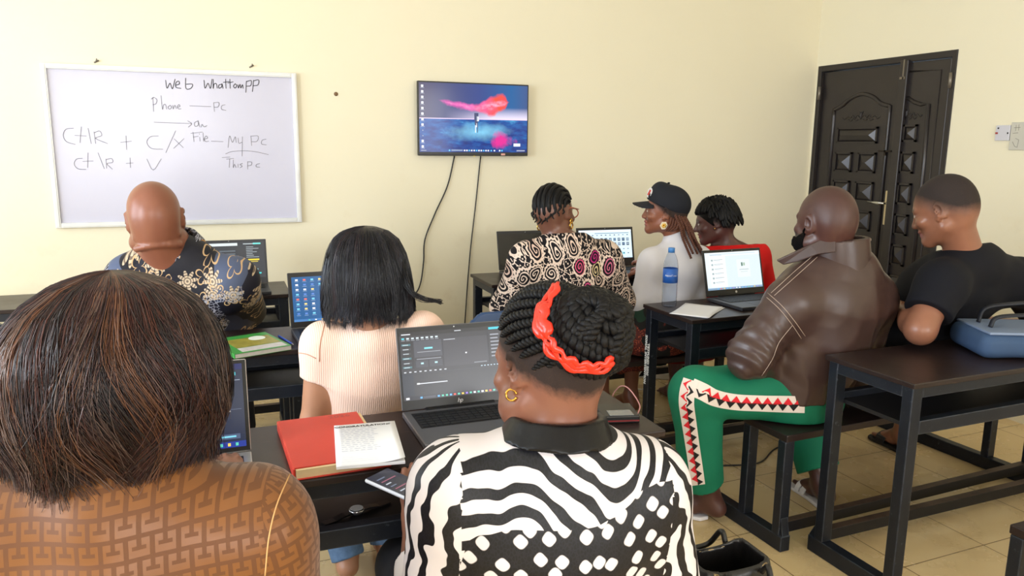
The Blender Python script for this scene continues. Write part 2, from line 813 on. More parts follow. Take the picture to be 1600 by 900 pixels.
M_ALU = mat('window_frame_metal', (150, 120, 80), 0.4, 0.6)
k = 1
for axis, fx, wins in (('x', WALL_L - 0.05, WIN_L), ('y', WALL_B - 0.05, WIN_B)):
    for a, b in wins:
        mb = MB()

        def bar(u0, u1, z0, z1):
            if axis == 'x':
                mb.span((fx - 0.02, u0, z0), (fx + 0.02, u1, z1))
            else:
                mb.span((u0, fx - 0.02, z0), (u1, fx + 0.02, z1))
        bar(a, b, WZ0, WZ0 + 0.04)
        bar(a, b, WZ1 - 0.04, WZ1)
        for i in range(5):
            u = a + (b - a - 0.03) * i / 4
            bar(u, u + 0.03, WZ0, WZ1)
        structure('window_%d' % k, mb, M_ALU)
        k += 1

# ------------------------------------------------------------------ double door in the right wall
def door_paint():
    t = NT('dark_door_paint')
    o = t.coords()
    n = t.noise(o, 3.0, 5.0, 0.6)
    c = t.mix(n, (34, 30, 31), (50, 44, 45))
    r = t.math('MULTIPLY_ADD', n, 0.2, 0.22)
    return t.done(c, r, 0.35, 0.8)


M_DOOR = door_paint()
M_DARKGAP = mat('door_frame_dark', (38, 32, 30), 0.55)
M_CHROME = mat('handle_chrome', (200, 200, 198), 0.25, 1.0)
door = bpy.data.objects.new('door_1', None)
COL.objects.link(door)
door.location = (WALL_R, DY0, 0)
door['kind'] = 'structure'
door['label'] = 'black embossed metal double door with chrome handle in the right wall'


def dpt(y, z, x=0.0):
    """door-plane point (world y, z, inset x) in door coordinates"""
    return V(x, y - DY0, z)


mb = MB()
mb.span(dpt(DY0, 0, -0.006), dpt(DY0 + 0.035, DZ, 0.12))
mb.span(dpt(DY1 - 0.035, 0, -0.006), dpt(DY1, DZ, 0.12))
mb.span(dpt(DY0 + 0.035, DZ - 0.04, -0.006), dpt(DY1 - 0.035, DZ, 0.12))
mb.build('frame', M_DARKGAP, door, bevel=0.003)


def raised_panel(mb, y0, y1, z0, z1, x):
    """bevelled rim with a four-sided pyramid in the middle"""
    e = 0.013
    for a, b in (((y0, z0), (y1, z0 + e)), ((y0, z1 - e), (y1, z1)), ((y0, z0), (y0 + e, z1)), ((y1 - e, z0), (y1, z1))):
        mb.span(dpt(a[0], a[1], x - 0.012), dpt(b[0], b[1], x))
    i = e
    a, b, c, d = dpt(y0 + i, z0 + i, x - .002), dpt(y1 - i, z0 + i, x - .002), dpt(y1 - i, z1 - i, x - .002), dpt(y0 + i, z1 - i, x - .002)
    w, h = (y1 - y0) / 2 - i, (z1 - z0) / 2 - i
    m = min(w, h)
    yc, zc = (y0 + y1) / 2, (z0 + z1) / 2
    p = dpt(yc - (w - m), zc, x - 0.03)
    q = dpt(yc + (w - m), zc, x - 0.03)
    if abs(w - m) < 1e-6:
        mb.add([a, b, c, d, p], [(0, 4, 1), (1, 4, 2), (2, 4, 3), (3, 4, 0)])
    else:
        mb.add([a, b, c, d, p, q], [(0, 4, 5, 1), (1, 5, 2), (2, 5, 4, 3), (3, 4, 0)])


def moulding(mb, pts, x, r=0.013):
    p = [dpt(y, z, x) for y, z in pts]
    mb.tube(p, r, 8, up=(1, 0, 0))
    mb.tube([q + V(0, 0, 0) for q in p], r * 0.5, 6, up=(1, 0, 0))


def flourish(mb, yc, z, x, w):
    def curl(pts):
        mb.tube([dpt(yc + a * w, z + b, x) for a, b in smooth_path([V(a, b) for a, b in pts], 5)], 0.004, 6, up=(1, 0, 0))
    for s in (-1, 1):
        curl([(0, -.005), (s * .18, .018), (s * .3, .0), (s * .42, .02), (s * .55, .002), (s * .7, .012), (s * .85, -.006), (s * 1.0, .006)])
        curl([(s * .12, -.01), (s * .25, -.016), (s * .4, -.004), (s * .5, -.018), (s * .66, -.008)])
        curl([(0, .0), (s * .06, .03), (s * .12, .045)])
    curl([(0, -.01), (0, .04)])


XL = 0.02
leaf = MB().span(dpt(3.832, 0.012, XL), dpt(DY1 - 0.038, DZ - 0.045, XL + 0.05)).build('door_leaf', M_DOOR, door, bevel=0.003)
mb = MB()
arch = [(4.40, 0.42), (4.413, 1.72), (4.413, 1.765)] + [(q[0], q[1]) for q in smooth_path([V(4.413, 1.765), V(4.34, 1.79), V(4.27, 1.835), V(4.17, 1.86), V(4.07, 1.835), V(4.0, 1.79), V(3.921, 1.77)], 5)] + [(3.921, 1.72), (3.918, 0.42)]
moulding(mb, arch + [(4.40, .42)], XL, 0.014)
mb.build('arch_moulding', M_DOOR, leaf, True)
mb = MB()
inner = [(4.375, 1.66), (4.38, 0.46), (3.955, 0.46), (3.955, 1.66)]
raised_panel(mb, 4.0, 4.36, 1.53, 1.64, XL)
for i in range(5):
    z1 = 1.47 - 0.196 * i
    raised_panel(mb, 4.205, 4.36, z1 - 0.137, z1, XL)
    raised_panel(mb, 3.995, 4.15, z1 - 0.137, z1, XL)
raised_panel(mb, 3.995, 4.36, 0.12, 0.33, XL)
mb.build('raised_panel', M_DOOR, leaf)
mb = MB()
flourish(mb, 4.165, 1.70, XL, 0.17)
mb.build('scroll_ornament', M_DOOR, leaf, True)
XN = -0.012
leaf2 = MB().span(dpt(3.482, 0.012, XN + 0.012), dpt(3.79, DZ - 0.045, XN + 0.06)).span(dpt(3.775, 0.012, XN - 0.012), dpt(3.838, DZ - 0.03, XN + 0.03)).build('door_leaf', M_DOOR, door, bevel=0.004)
leaf2['label'] = 'narrow right leaf of the double door'
XN += 0.012
mb = MB()
moulding(mb, [(3.772, 1.815), (3.72, 1.785), (3.665, 1.768), (3.61, 1.768), (3.60, 1.4), (3.605, .42), (3.772, .42)], XN, 0.013)
mb.build('arch_moulding', M_DOOR, leaf2, True)
mb = MB()
moulding(mb, [(3.775, 1.975), (3.548, 1.968), (3.55, .1), (3.775, .1)], XN, 0.006)
mb.build('edge_moulding', M_DOOR, leaf2, True)
mb = MB()
raised_panel(mb, 3.672, 3.774, 1.54, 1.648, XN)
for i in range(6):
    z1 = 1.48 - 0.198 * i
    raised_panel(mb, 3.672, 3.774, z1 - 0.137, z1, XN)
mb.build('raised_panel', M_DOOR, leaf2)
mb = MB()
flourish(mb, 3.77, 1.70, XN, 0.12)
mb.v = [V(p[0], min(p[1], 3.775 - DY0), p[2]) for p in mb.v]
mb.build('scroll_ornament', M_DOOR, leaf2, True)
mb = MB()
mb.span(dpt(3.850, 1.0, XL - 0.012), dpt(3.882, 1.225, XL), 0)
mb.build('lock_plate', mat('lock_plate_cream', (208, 190, 150), 0.35, 0.5), leaf, bevel=0.003)
mb = MB()
mb.tube([dpt(3.866, 1.143, XL), dpt(3.866, 1.143, XL - 0.05), dpt(3.885, 1.143, XL - 0.056), dpt(3.985, 1.147, XL - 0.05)], [0.009, 0.009, 0.011, 0.007], 10)
mb.build('handle', M_CHROME, leaf, True)
mb = MB()
mb.span(dpt(3.836, 1.475, XN - 0.03), dpt(3.94, 1.487, XN - 0.018))
mb.span(dpt(3.88, 1.452, XN - 0.03), dpt(3.892, 1.487, XN - 0.016))
mb.build('bolt', mat('bolt_dark_metal', (50, 44, 40), 0.4, 0.8), leaf)
M_STEEL = mat('hinge_steel', (130, 122, 112), 0.45, 0.7)
for (y, z) in ((4.545, 1.885), (4.545, 0.35), (3.472, 1.90), (3.472, 0.35)):
    mb = MB()
    mb.tube([dpt(y, z - 0.045, XL - 0.028), dpt(y, z + 0.045, XL - 0.028)], 0.011, 10)
    mb.build('hinge', M_STEEL, door, True)
mb = MB()
mb.span(dpt(3.80, 1.93, XN - 0.025), dpt(3.81, 2.05, XN - 0.012))
mb.span(dpt(3.79, 1.93, XN - 0.025), dpt(3.83, 1.945, XN - 0.012))
mb.build('top_bolt', M_STEEL, leaf2)

# ------------------------------------------------------------------ whiteboard
M_WBFRAME = mat('whiteboard_frame_aluminium', (214, 214, 212), 0.4, 0.3, var=0.15, vscale=12)
WBX0, WBX1, WBZ0, WBZ1 = -0.793, 0.452, 1.045, 1.878
wb = thing('whiteboard', 'large framed whiteboard with black marker notes on the front wall', 'whiteboard', (WBX0, WALL_Y, WBZ0))
W, Hh = WBX1 - WBX0, WBZ1 - WBZ0
mb = MB()
mb.span((0.02, -0.014, 0.02), (W - 0.02, -0.002, Hh - 0.02))
mb.build('board_panel', mat('whiteboard_enamel', (200, 198, 215), 0.22, 0, 0.5, var=0.03, vscale=3.0), wb)
mb = MB()
for a, b in (((.026, 0), (W - .026, .026)), ((.026, Hh - .026), (W - .026, Hh)), ((0, 0), (.026, Hh)), ((W - .026, 0), (W, Hh))):
    mb.span((a[0], -0.026, a[1]), (b[0], -0.001, b[1]))
    mb.span((a[0] + .006, -0.029, a[1] + .006), (b[0] - .006, -0.02, b[1] - .006))
mb.build('frame', M_WBFRAME, wb, bevel=0.0015)

STROKES = {
    'dark': [
        [(828, 145), (835, 185), (850, 160), (862, 188), (875, 140)], [(880, 170), (897, 163), (893, 150), (880, 157), (880, 180), (905, 186)],
        [(928, 135), (930, 186), (955, 185), (962, 165), (932, 165)],
        [(1020, 145), (1025, 185), (1040, 160), (1052, 186), (1060, 140)], [(1066, 140), (1066, 186), (1070, 165), (1082, 163), (1086, 185)],
        [(1108, 165), (1094, 170), (1095, 185), (1108, 178), (1110, 163), (1115, 186)], [(1128, 140), (1130, 186)], [(1117, 156), (1146, 152)],
        [(1149, 140), (1151, 186)], [(1139, 159), (1166, 153)], [(1176, 163), (1167, 175), (1176, 184), (1184, 172), (1176, 163)],
        [(1190, 168), (1192, 184), (1200, 166), (1204, 184), (1212, 168), (1216, 186)],
        [(1232, 150), (1229, 206)], [(1232, 152), (1256, 147), (1253, 172), (1232, 175)], [(1268, 145), (1262, 202)], [(1268, 148), (1293, 144), (1290, 168), (1266, 173)],
    ],
    'mid': [
        [(756, 240), (768, 231), (784, 242), (780, 262), (764, 268)], [(764, 233), (768, 302)], [(805, 222), (812, 290), (818, 268), (828, 268), (833, 290)],
        [(850, 270), (840, 280), (848, 290), (858, 280), (850, 270)], [(864, 270), (866, 289), (874, 270), (882, 288)], [(888, 280), (900, 275), (894, 267), (886, 278), (892, 288), (906, 288)],
        [(948, 273), (1055, 277)], [(1068, 258), (1072, 302)], [(1068, 258), (1094, 257), (1091, 278), (1070, 280)], [(1126, 268), (1110, 272), (1108, 290), (1130, 296)],
        [(770, 355), (957, 362)], [(938, 348), (958, 363), (941, 380)], [(990, 348), (973, 358), (975, 375), (991, 370), (990, 348), (999, 380)], [(1006, 380), (1010, 366), (1020, 378), (1035, 372)],
        [(368, 385), (330, 390), (316, 420), (332, 452), (376, 466)], [(406, 378), (400, 457)], [(374, 421), (432, 424)], [(440, 385), (456, 462)], [(470, 403), (478, 462)],
        [(470, 408), (498, 399), (508, 422), (478, 436), (538, 462)], [(630, 423), (633, 492)], [(603, 456), (657, 450)],
        [(792, 424), (752, 428), (734, 455), (757, 486), (814, 490)], [(878, 398), (829, 507)], [(870, 438), (916, 482)], [(920, 437), (868, 486)],
        [(965, 405), (970, 452)], [(954, 411), (1012, 404)], [(966, 430), (992, 425)], [(998, 430), (1000, 450)], [(996, 412), (997, 416)], [(1015, 408), (1018, 451)],
        [(1022, 440), (1038, 434), (1030, 424), (1020, 440), (1028, 451), (1044, 450)], [(1056, 450), (1116, 452)],
        [(1140, 482), (1148, 424), (1162, 456), (1176, 428), (1181, 457)], [(1190, 434), (1194, 460), (1210, 455)], [(1212, 428), (1210, 525)],
        [(1254, 424), (1258, 472)], [(1254, 425), (1290, 424), (1285, 450), (1258, 453)], [(1331, 440), (1311, 445), (1308, 464), (1332, 468)],
        [(1128, 513), (1170, 500), (1260, 500), (1342, 517)],
        [(412, 535), (382, 540), (371, 565), (390, 588), (430, 591)], [(440, 508), (438, 582)], [(414, 551), (466, 549)], [(490, 508), (521, 587)], [(530, 539), (533, 586)],
        [(530, 542), (558, 537), (563, 556), (535, 563), (562, 590)], [(650, 533), (652, 582)], [(631, 561), (666, 559)], [(734, 539), (766, 594), (806, 538)],
        [(1110, 532), (1150, 529)], [(1132, 540), (1168, 536)], [(1148, 538), (1146, 582)], [(1166, 543), (1166, 582), (1172, 566), (1180, 582)], [(1190, 564), (1190, 582)],
        [(1212, 561), (1200, 567), (1211, 575), (1199, 583)], [(1238, 552), (1238, 590)], [(1238, 553), (1258, 555), (1255, 570), (1238, 573)], [(1299, 562), (1283, 566), (1281, 578), (1299, 580)],
    ]}


def write_strokes(mb, strokes, w, mi):
    for s in strokes:
        pts = [at_y(u * .3125, 80 + v * .3125, WALL_Y - 0.0155) for u, v in s]
        pts = smooth_path(pts, 4) if len(pts) > 2 else pts
        pts = [V(p[0] - WBX0, -0.0155, p[2] - WBZ0) for p in pts]
        for i in range(len(pts) - 1):
            d = nrm(pts[i + 1] - pts[i])
            n = V(-d[2], 0, d[0]) * w / 2
            a, b = pts[i] - d * w * .3, pts[i + 1] + d * w * .3
            mb.quad(a - n, b - n, b + n, a + n, mi)


mb = MB()
write_strokes(mb, STROKES['dark'], 0.0038, 0)
write_strokes(mb, STROKES['mid'], 0.0026, 1)
mb.build('marker_writing', [mat('marker_black', (58, 56, 64), 0.6), mat('marker_faint', (128, 126, 136), 0.6)], wb)
for (hx, hz, lb) in ((-0.54, 1.897, 'small bent nail above the left part of the whiteboard'), (0.218, 1.906, 'small bent nail above the right part of the whiteboard')):
    h = MB().tube([(0, 0.0, 0), (0, -0.02, 0.0), (0.004, -0.026, 0.012)], 0.003, 6).tube([(-0.012, -0.003, -0.006), (0.01, -0.003, 0.006)], 0.004, 6).build('nail', M_STEEL, None, True, loc=(hx, WALL_Y, hz))
    tag(h, lb, 'nail', 'whiteboard nails')
h = MB().lathe([(0.004, 0), (0.012, 0.001), (0.011, 0.004), (0.003, 0.007)], n=10, M=Matrix.Rotation(radians(90), 4, 'X')).build('wall_plug', mat('plug_brown', (120, 92, 62), 0.7), None, True, loc=(0.671, WALL_Y, 1.773))
tag(h, 'small brown wall plug between whiteboard and television', 'wall plug')

# ------------------------------------------------------------------ television
def tv_wall_paper():
    t = NT('tv_wallpaper')
    uv = t.coords('pat')
    x, y, _ = t.xyz(uv)
    y0 = t.noise(t.mapped(uv, (4, 2.2, 1)), 1.6, 4.0, 0.6)
    wob = t.math('SUBTRACT', y0, 0.5)
    sky = t.ramp(x, [(0.0, (84, 78, 104)), (0.25, (70, 76, 122)), (0.55, (58, 76, 140)), (0.85, (28, 96, 158)), (1.0, (60, 86, 140))])
    glow = t.math('SUBTRACT', 1.0, t.math('MULTIPLY', t.math('ABSOLUTE', t.math('SUBTRACT', y, 0.5)), 6.0), clamp=True)
    gx = t.step(x, 0.45, 0.22)
    sky = t.mix(t.math('MULTIPLY', glow, gx), sky, (236, 226, 250))
    # the long flame cloud: a band that dips to the middle and rises to the right
    cu = t.curve(x, [(0, .80), (.18, .76), (.32, .69), (.5, .66), (.66, .68), (.75, .74), (1, .7)])
    th = t.curve(x, [(0, 0), (.16, .0), (.22, .035), (.4, .06), (.55, .075), (.68, .16), (.78, .12), (.83, .0), (1, 0)])
    d = t.math('ABSOLUTE', t.math('ADD', t.math('SUBTRACT', y, cu), t.math('MULTIPLY', wob, 0.16)))
    m = t.math('SUBTRACT', th, d)
    m = t.math('MULTIPLY', m, 22.0, clamp=True)
    fire = t.ramp(t.math('ADD', x, t.math('MULTIPLY', wob, 0.3)), [(0.2, (214, 60, 170)), (0.45, (255, 110, 190)), (0.6, (255, 90, 130)), (0.72, (246, 84, 62)), (0.85, (236, 70, 90))])
    core = t.math('MULTIPLY', t.math('SUBTRACT', t.math('MULTIPLY', th, .45), d), 20.0, clamp=True)
    fire = t.mix(t.math('MULTIPLY', core, t.step(t.noise(uv, 22.0, 3.0), .5, .15)), fire, (255, 170, 200))
    sky = t.mix(m, sky, fire)
    sea_n = t.noise(t.mapped(uv, (3, 5, 1)), 2.2, 5.0, 0.6)
    sea = t.ramp(t.math('ADD', sea_n, t.math('MULTIPLY', y, 0.25)), [(0.25, (10, 22, 88)), (0.5, (18, 56, 138)), (0.68, (26, 96, 172)), (0.9, (90, 190, 230))])
    px = t.math('SUBTRACT', x, 0.76)
    py = t.math('SUBTRACT', y, 0.18)
    rr = t.math('SQRT', t.math('ADD', t.math('MULTIPLY', px, px), t.math('MULTIPLY', py, py)))
    qx = t.math('SUBTRACT', x, .55)
    qy = t.math('MULTIPLY', t.math('SUBTRACT', y, .30), 2.2)
    q2 = t.math('SQRT', t.math('ADD', t.math('MULTIPLY', qx, qx), t.math('MULTIPLY', qy, qy)))
    gl = t.math('MULTIPLY', t.math('SUBTRACT', .34, t.math('ADD', q2, t.math('MULTIPLY', wob, .4))), 2.6, clamp=True)
    sea = t.mix(gl, sea, (140, 216, 246))
    pk = t.math('MULTIPLY', t.math('SUBTRACT', 0.13, t.math('ADD', rr, t.math('MULTIPLY', wob, 0.3))), 14.0, clamp=True)
    sea = t.mix(pk, sea, (226, 40, 150))
    c = t.mix(t.step(y, 0.49), sea, sky)
    line = t.math('LESS_THAN', t.math('ABSOLUTE', t.math('SUBTRACT', y, 0.49)), 0.006)
    c = t.mix(line, c, (240, 214, 250))
    t.b.inputs['Base Color'].default_value = (0.01, 0.01, 0.012, 1)
    t.put(t.b.inputs['Emission Color'], c)
    t.b.inputs['Emission Strength'].default_value = 0.85
    t.b.inputs['Specular IOR Level'].default_value = 0.25
    t.b.inputs['Roughness'].default_value = 0.12
    return t.m


M_BLACKPLASTIC = mat('black_plastic', (20, 20, 22), 0.35)
TX0, TX1, TZ0, TZ1 = 1.137, 1.842, 1.428, 1.862
tv = thing('television', 'flat wall television showing a blue and pink desktop picture', 'television', (TX0, WALL_Y, TZ0))
TW, TH = TX1 - TX0, TZ1 - TZ0
mb = MB().span((0, -0.055, 0), (TW, -0.03, TH)).span((0.15, -0.035, 0.05), (TW - 0.15, -0.006, TH - 0.1))
mb.build('housing', M_BLACKPLASTIC, tv, bevel=0.004)
mb = MB().span((TW / 2 - 0.1, -0.01, 0.1), (TW / 2 + 0.1, 0.0, TH - 0.12))
mb.build('wall_bracket', M_STEEL, tv)
sx0, sx1, sz0, sz1 = 0.008, TW - 0.008, 0.022, TH - 0.008
scr = MB().quad((sx0, -0.0555, sz0), (sx1, -0.0555, sz0), (sx1, -0.0555, sz1), (sx0, -0.0555, sz1)).build('screen', tv_wall_paper(), tv)
set_attr(scr, 'pat', [(0, 0, 0), (1, 0, 0), (1, 1, 0), (0, 1, 0)])
mb = MB()


def tvrect(u0, v0, u1, v1, mi):
    a, b = sx0 + (sx1 - sx0) * u0, sx0 + (sx1 - sx0) * u1
    c, d = sz0 + (sz1 - sz0) * v0, sz0 + (sz1 - sz0) * v1
    mb.quad((a, -0.0562, c), (b, -0.0562, c), (b, -0.0562, d), (a, -0.0562, d), mi)


for i in range(12):
    v = 0.965 - i * 0.079
    if i in (8, 9):
        tvrect(.026, v - .026, .034, v - .012, 1)
        continue
    tvrect(.018, v - .034, .038, v, 0)
    tvrect(.012, v - .046, .046, v - .041, 1)
tvrect(.012, .018, .06, .026, 1)
for i, x in enumerate([.262, .40, .422, .444, .466, .49, .512, .534, .556, .578, .60, .622, .65, .68, .73, .752]):
    tvrect(x, .014, x + .014, .036, 0 if i % 3 else 2)
tvrect(.285, .014, .39, .038, 3)
tvrect(.87, .09, .935, .135, 0)
tvrect(.90, .018, .98, .034, 1)
# small standing figure
for (u0, v0, u1, v1, mi) in [(.497, .48, .535, .58, 4), (.502, .40, .53, .48, 4), (.505, .29, .512, .40, 0), (.524, .29, .531, .40, 4), (.52, .46, .54, .53, 0), (.515, .37, .522, .43, 0)]:
    tvrect(u0, v0, u1, v1, mi)
mb.build('screen_icons', [em((232, 236, 244), .9), em((170, 178, 196), .9), em((90, 190, 240), .9), em((120, 140, 178), .9), em((30, 44, 96), .9)], tv)
mb = MB().lathe([(0.005, 0), (0.005, 0.006)], n=10, c=(TW / 2, -0.052, -0.005))
mb.build('power_sensor', mat('sensor_yellow', (220, 190, 70), 0.4), tv)
mb = MB().span((TW * .745, -0.0565, 0.004), (TW * .783, -0.0555, 0.015))
mb.build('sticker', mat('pale_red_sticker', (226, 170, 160), 0.6), tv)
M_CABLE = mat('black_cable', (24, 22, 22), 0.5)


def cable(name, label, pts, r, m, cat='cable', n=8, group=None):
    P = smooth_path(pts, n)
    base = np.array(P[-1])
    o = MB().tube([p - base for p in P], r, 6).build(name, m, None, True, loc=base)
    return tag(o, label, cat, group)


cable('cable', 'black cable curving down the wall from left under the television', [(1.376, 4.592, 1.426), (1.33, 4.59, 1.246), (1.247, 4.59, 1.071), (1.183, 4.59, 0.915), (1.172, 4.588, 0.77), (1.141, 4.585, 0.617), (1.05, 4.575, 0.50), (0.98, 4.55, 0.3), (0.98, 4.5, 0.02)], 0.0042, M_CABLE)
cable('cable', 'thin black cable hanging straight down from right under the television', [(1.545, 4.592, 1.426), (1.512, 4.59, 1.125), (1.474, 4.59, 0.804), (1.445, 4.588, 0.442), (1.43, 4.58, 0.2), (1.43, 4.5, 0.02)], 0.0038, M_CABLE)
cable('cable', 'thin dark cable against the lower front wall at the far left', [(-1.22, 4.59, 0.72), (-1.13, 4.59, 0.62), (-1.091, 4.59, 0.548), (-1.06, 4.59, 0.46), (-1.05, 4.58, 0.2), (-1.05, 4.56, 0.01)], 0.0035, M_CABLE)

# ------------------------------------------------------------------ wall plates by the door
M_PLATE = mat('white_wall_plate', (206, 204, 212), 0.35)
p = thing('wall_socket', 'small white wall socket with red mark right of the door', 'socket', (WALL_R, 3.10, 1.59))
MB().span((-0.012, -0.042, -0.042), (0, 0.042, 0.042)).build('face_plate', M_PLATE, p, bevel=0.003)
MB().span((-0.015, 0.026, -0.006), (-0.011, 0.040, 0.004)).build('neon_mark', mat('red_mark', (150, 40, 40), 0.4), p)
M_SCREW = mat('screw_dark', (40, 36, 36), 0.4, 0.5)
MB().span((-0.014, 0.022, 0.022), (-0.011, 0.03, 0.03)).build('screw', M_SCREW, p)
MB().span((-0.014, -0.036, -0.006), (-0.011, -0.029, 0.003)).build('screw', M_SCREW, p)
p = thing('blank_wall_plate', 'larger pale wall plate with pencil marks at the right edge', 'wall plate', (WALL_R, 2.98, 1.572))
MB().span((-0.010, -0.075, -0.075), (0, 0.075, 0.075)).build('face_plate', mat('pale_wall_plate', (200, 196, 184), 0.5), p, bevel=0.003)
mb = MB()
for s in ([(.045, .06), (.045, .028)], [(.03, .062), (.028, .03)], [(.055, .045), (.02, .047)], [(.06, .015), (.03, .018)], [(.055, -.03), (.04, -.055), (.025, -.06), (.02, -.02), (.04, -.012)]):
    for a, b in zip(s[:-1], s[1:]):
        mb.tube([(-0.0105, a[0], a[1]), (-0.0105, b[0], b[1])], 0.0012, 4)
mb.build('pencil_marks', mat('pencil_grey', (140, 134, 124), 0.7), p)
# ================================================================== desks with benches
def steel_paint():
    t = NT('worn_black_steel')
    o = t.coords()
    n = t.noise(o, 9.0, 6.0, 0.7)
    e = t.noise(o, 60.0, 4.0, 0.7)
    c = t.mix(n, (17, 20, 28), (38, 44, 56))
    c = t.mix(t.math('MULTIPLY', t.step(e, 0.68, 0.05), 0.35), c, (130, 136, 146))
    bv = t.n('ShaderNodeBevel', samples=6)           # paint rubbed off along the edges
    bv.inputs['Radius'].default_value = 0.006
    dt = t.n('ShaderNodeVectorMath', operation='DOT_PRODUCT')
    t.put(dt.inputs[0], bv.outputs[0])
    t.put(dt.inputs[1], t.n('ShaderNodeNewGeometry').outputs['Normal'])
    ed = t.step(t.math('SUBTRACT', 1.0, dt.outputs['Value']), 0.05, 0.04)
    c = t.mix(t.math('MULTIPLY', t.math('MULTIPLY', ed, t.step(t.noise(o, 22.0, 4.0), 0.45, 0.15)), 0.55), c, (120, 128, 142))
    t.bump(e, 0.15, 0.002)
    return t.done(c, 0.42, 0.35, 0.5)


def rail_paint():
    t = NT('scuffed_black_rail')
    o = t.coords()
    n = t.noise(o, 6.0, 6.0, 0.7)
    g = t.xyz(t.n('ShaderNodeNewGeometry').outputs['Normal'])[2]
    c = t.mix(t.math('MULTIPLY', t.step(n, 0.42, 0.14), t.step(g, 0.7)), (24, 23, 26), (88, 70, 60))
    return t.done(c, 0.5, 0.2, 0.4)


def top_mat():
    t = NT('dark_laminate_desktop')
    o = t.coords()
    n = t.noise(o, 4.0, 5.0, 0.65)
    sc = t.noise(t.mapped(o, (5, 60, 20), rot=(0, 0, .25)), 1.6, 5.0, 0.7)
    c = t.mix(n, (30, 22, 22), (48, 35, 33))
    c = t.mix(t.math('MULTIPLY', t.step(sc, 0.68, 0.04), 0.35), c, (140, 110, 92))
    return t.done(c, t.math('MULTIPLY_ADD', n, 0.22, 0.24), 0, 0.35)


M_STEELP, M_RAIL, M_TOP = steel_paint(), rail_paint(), top_mat()
M_SHELF = mat('black_shelf_board', (22, 20, 22), 0.5)
HD = 0.77
UNITS = {}
SEATS = {}


def desk_unit(key, label, ox, oy, rot, L=1.4, dep=0.35):
    r = thing('school_desk', label, 'desk', (ox, oy, 0), radians(rot), 'school desks with joined benches')
    UNITS[key] = (ox, oy, radians(rot))
    MB().span((-0.012, -0.012, HD - 0.018), (L + 0.012, dep + 0.012, HD)).build('desktop', M_TOP, r, bevel=0.003)
    f = MB()
    for a, b in (((0.045, 0, .715), (L - .045, .035, .752)), ((.045, dep - .035, .715), (L - .045, dep, .752)), ((0, .04, .712), (.045, dep - .04, .752)), ((L - .045, .04, .712), (L, dep - .04, .752))):
        f.span(a, b)
    f.build('top_frame', M_STEELP, r, bevel=.002)
    for x in (0, L - .045):
        for y in (0, dep - .04):
            MB().span((x, y, .062), (x + .045, y + .04, .752)).build('leg', M_STEELP, r, bevel=.003)
        MB().span((x, -.60, 0.0008), (x + .045, dep + .03, .062)).build('floor_runner', M_STEELP, r, bevel=.003)
        for y in (-.585, -.395):
            MB().span((x, y, .062), (x + .045, y + .038, .432)).build('bench_leg', M_STEELP, r, bevel=.003)
        g = MB()
        g.prism([(x + .006, -.60, .062), (x + .006, -.547, .062), (x + .006, -.547, .13), (x + .006, -.585, .13)], (.033, 0, 0))
        g.build('gusset', M_STEELP, r)
        g = MB()
        g.prism([(x + .006, dep + .03, .062), (x + .006, dep, .062), (x + .006, dep, .12)], (.033, 0, 0))
        g.build('gusset', M_STEELP, r)
    MB().span((.045, -.578, .062), (L - .045, -.545, .105)).build('floor_rail', M_RAIL, r, bevel=.002)
    MB().span((.045, dep - .037, .062), (L - .045, dep - .003, .105)).build('floor_rail', M_RAIL, r, bevel=.002)
    MB().span((.0, -.590, .432), (L, -.352, .46)).build('bench_seat', M_TOP, r, bevel=.004)
    MB().span((.045, .02, .598), (L - .045, dep - .02, .612)).build('shelf', M_SHELF, r)
    f = MB().span((.045, .0, .590), (L - .045, .03, .636)).span((.045, dep - .03, .590), (L - .045, dep, .636))
    f.build('shelf_rail', M_STEELP, r, bevel=.002)
    SEATS[key] = (ox, oy, radians(rot), L)
    return r


def in_unit(key, x, y, z):
    ox, oy, a = UNITS[key]
    return V(ox + x * cos(a) - y * sin(a), oy + x * sin(a) + y * cos(a), z)


def unit_bench(key):
    """distance to the seat board, used to flatten what sits on it"""
    ox, oy, a, L = SEATS[key]
    ca, sa = cos(a), sin(a)

    def fn(P):
        x = (P[:, 0] - ox) * ca + (P[:, 1] - oy) * sa
        y = -(P[:, 0] - ox) * sa + (P[:, 1] - oy) * ca
        dx = np.maximum(-.008 - x, x - L - .008)
        dy = np.maximum(-.598 - y, y + .344)
        dz = np.maximum(P[:, 2] - .466, .40 - P[:, 2])
        q = np.stack([dx, dy, dz], 1)
        return np.linalg.norm(np.maximum(q, 0), axis=1) + np.minimum(q.max(1), 0)
    return fn


desk_unit('A', 'black steel desk and bench in front of the bald floral-shirted man', -1.10, 3.84, 0.0)
desk_unit('B', 'black steel desk with bench in the second row left, green magazine on it', -0.72, 2.77, 0.0)
desk_unit('C', 'black steel desk with bench carrying the red diary and the grey laptop', -0.35, 1.645, 0.0)
desk_unit('D', 'black steel desk with bench at the front wall right of the hanging cables', 1.34, 3.765, 0.0, 1.5)
desk_unit('E', 'black steel desk with white lettering on its leg, holding water bottle and papers', 1.871, 2.715, 3.0, 1.5)
desk_unit('F', 'empty-topped black steel desk at the right, behind the leather jacket', 2.03, 1.725, 1.8)
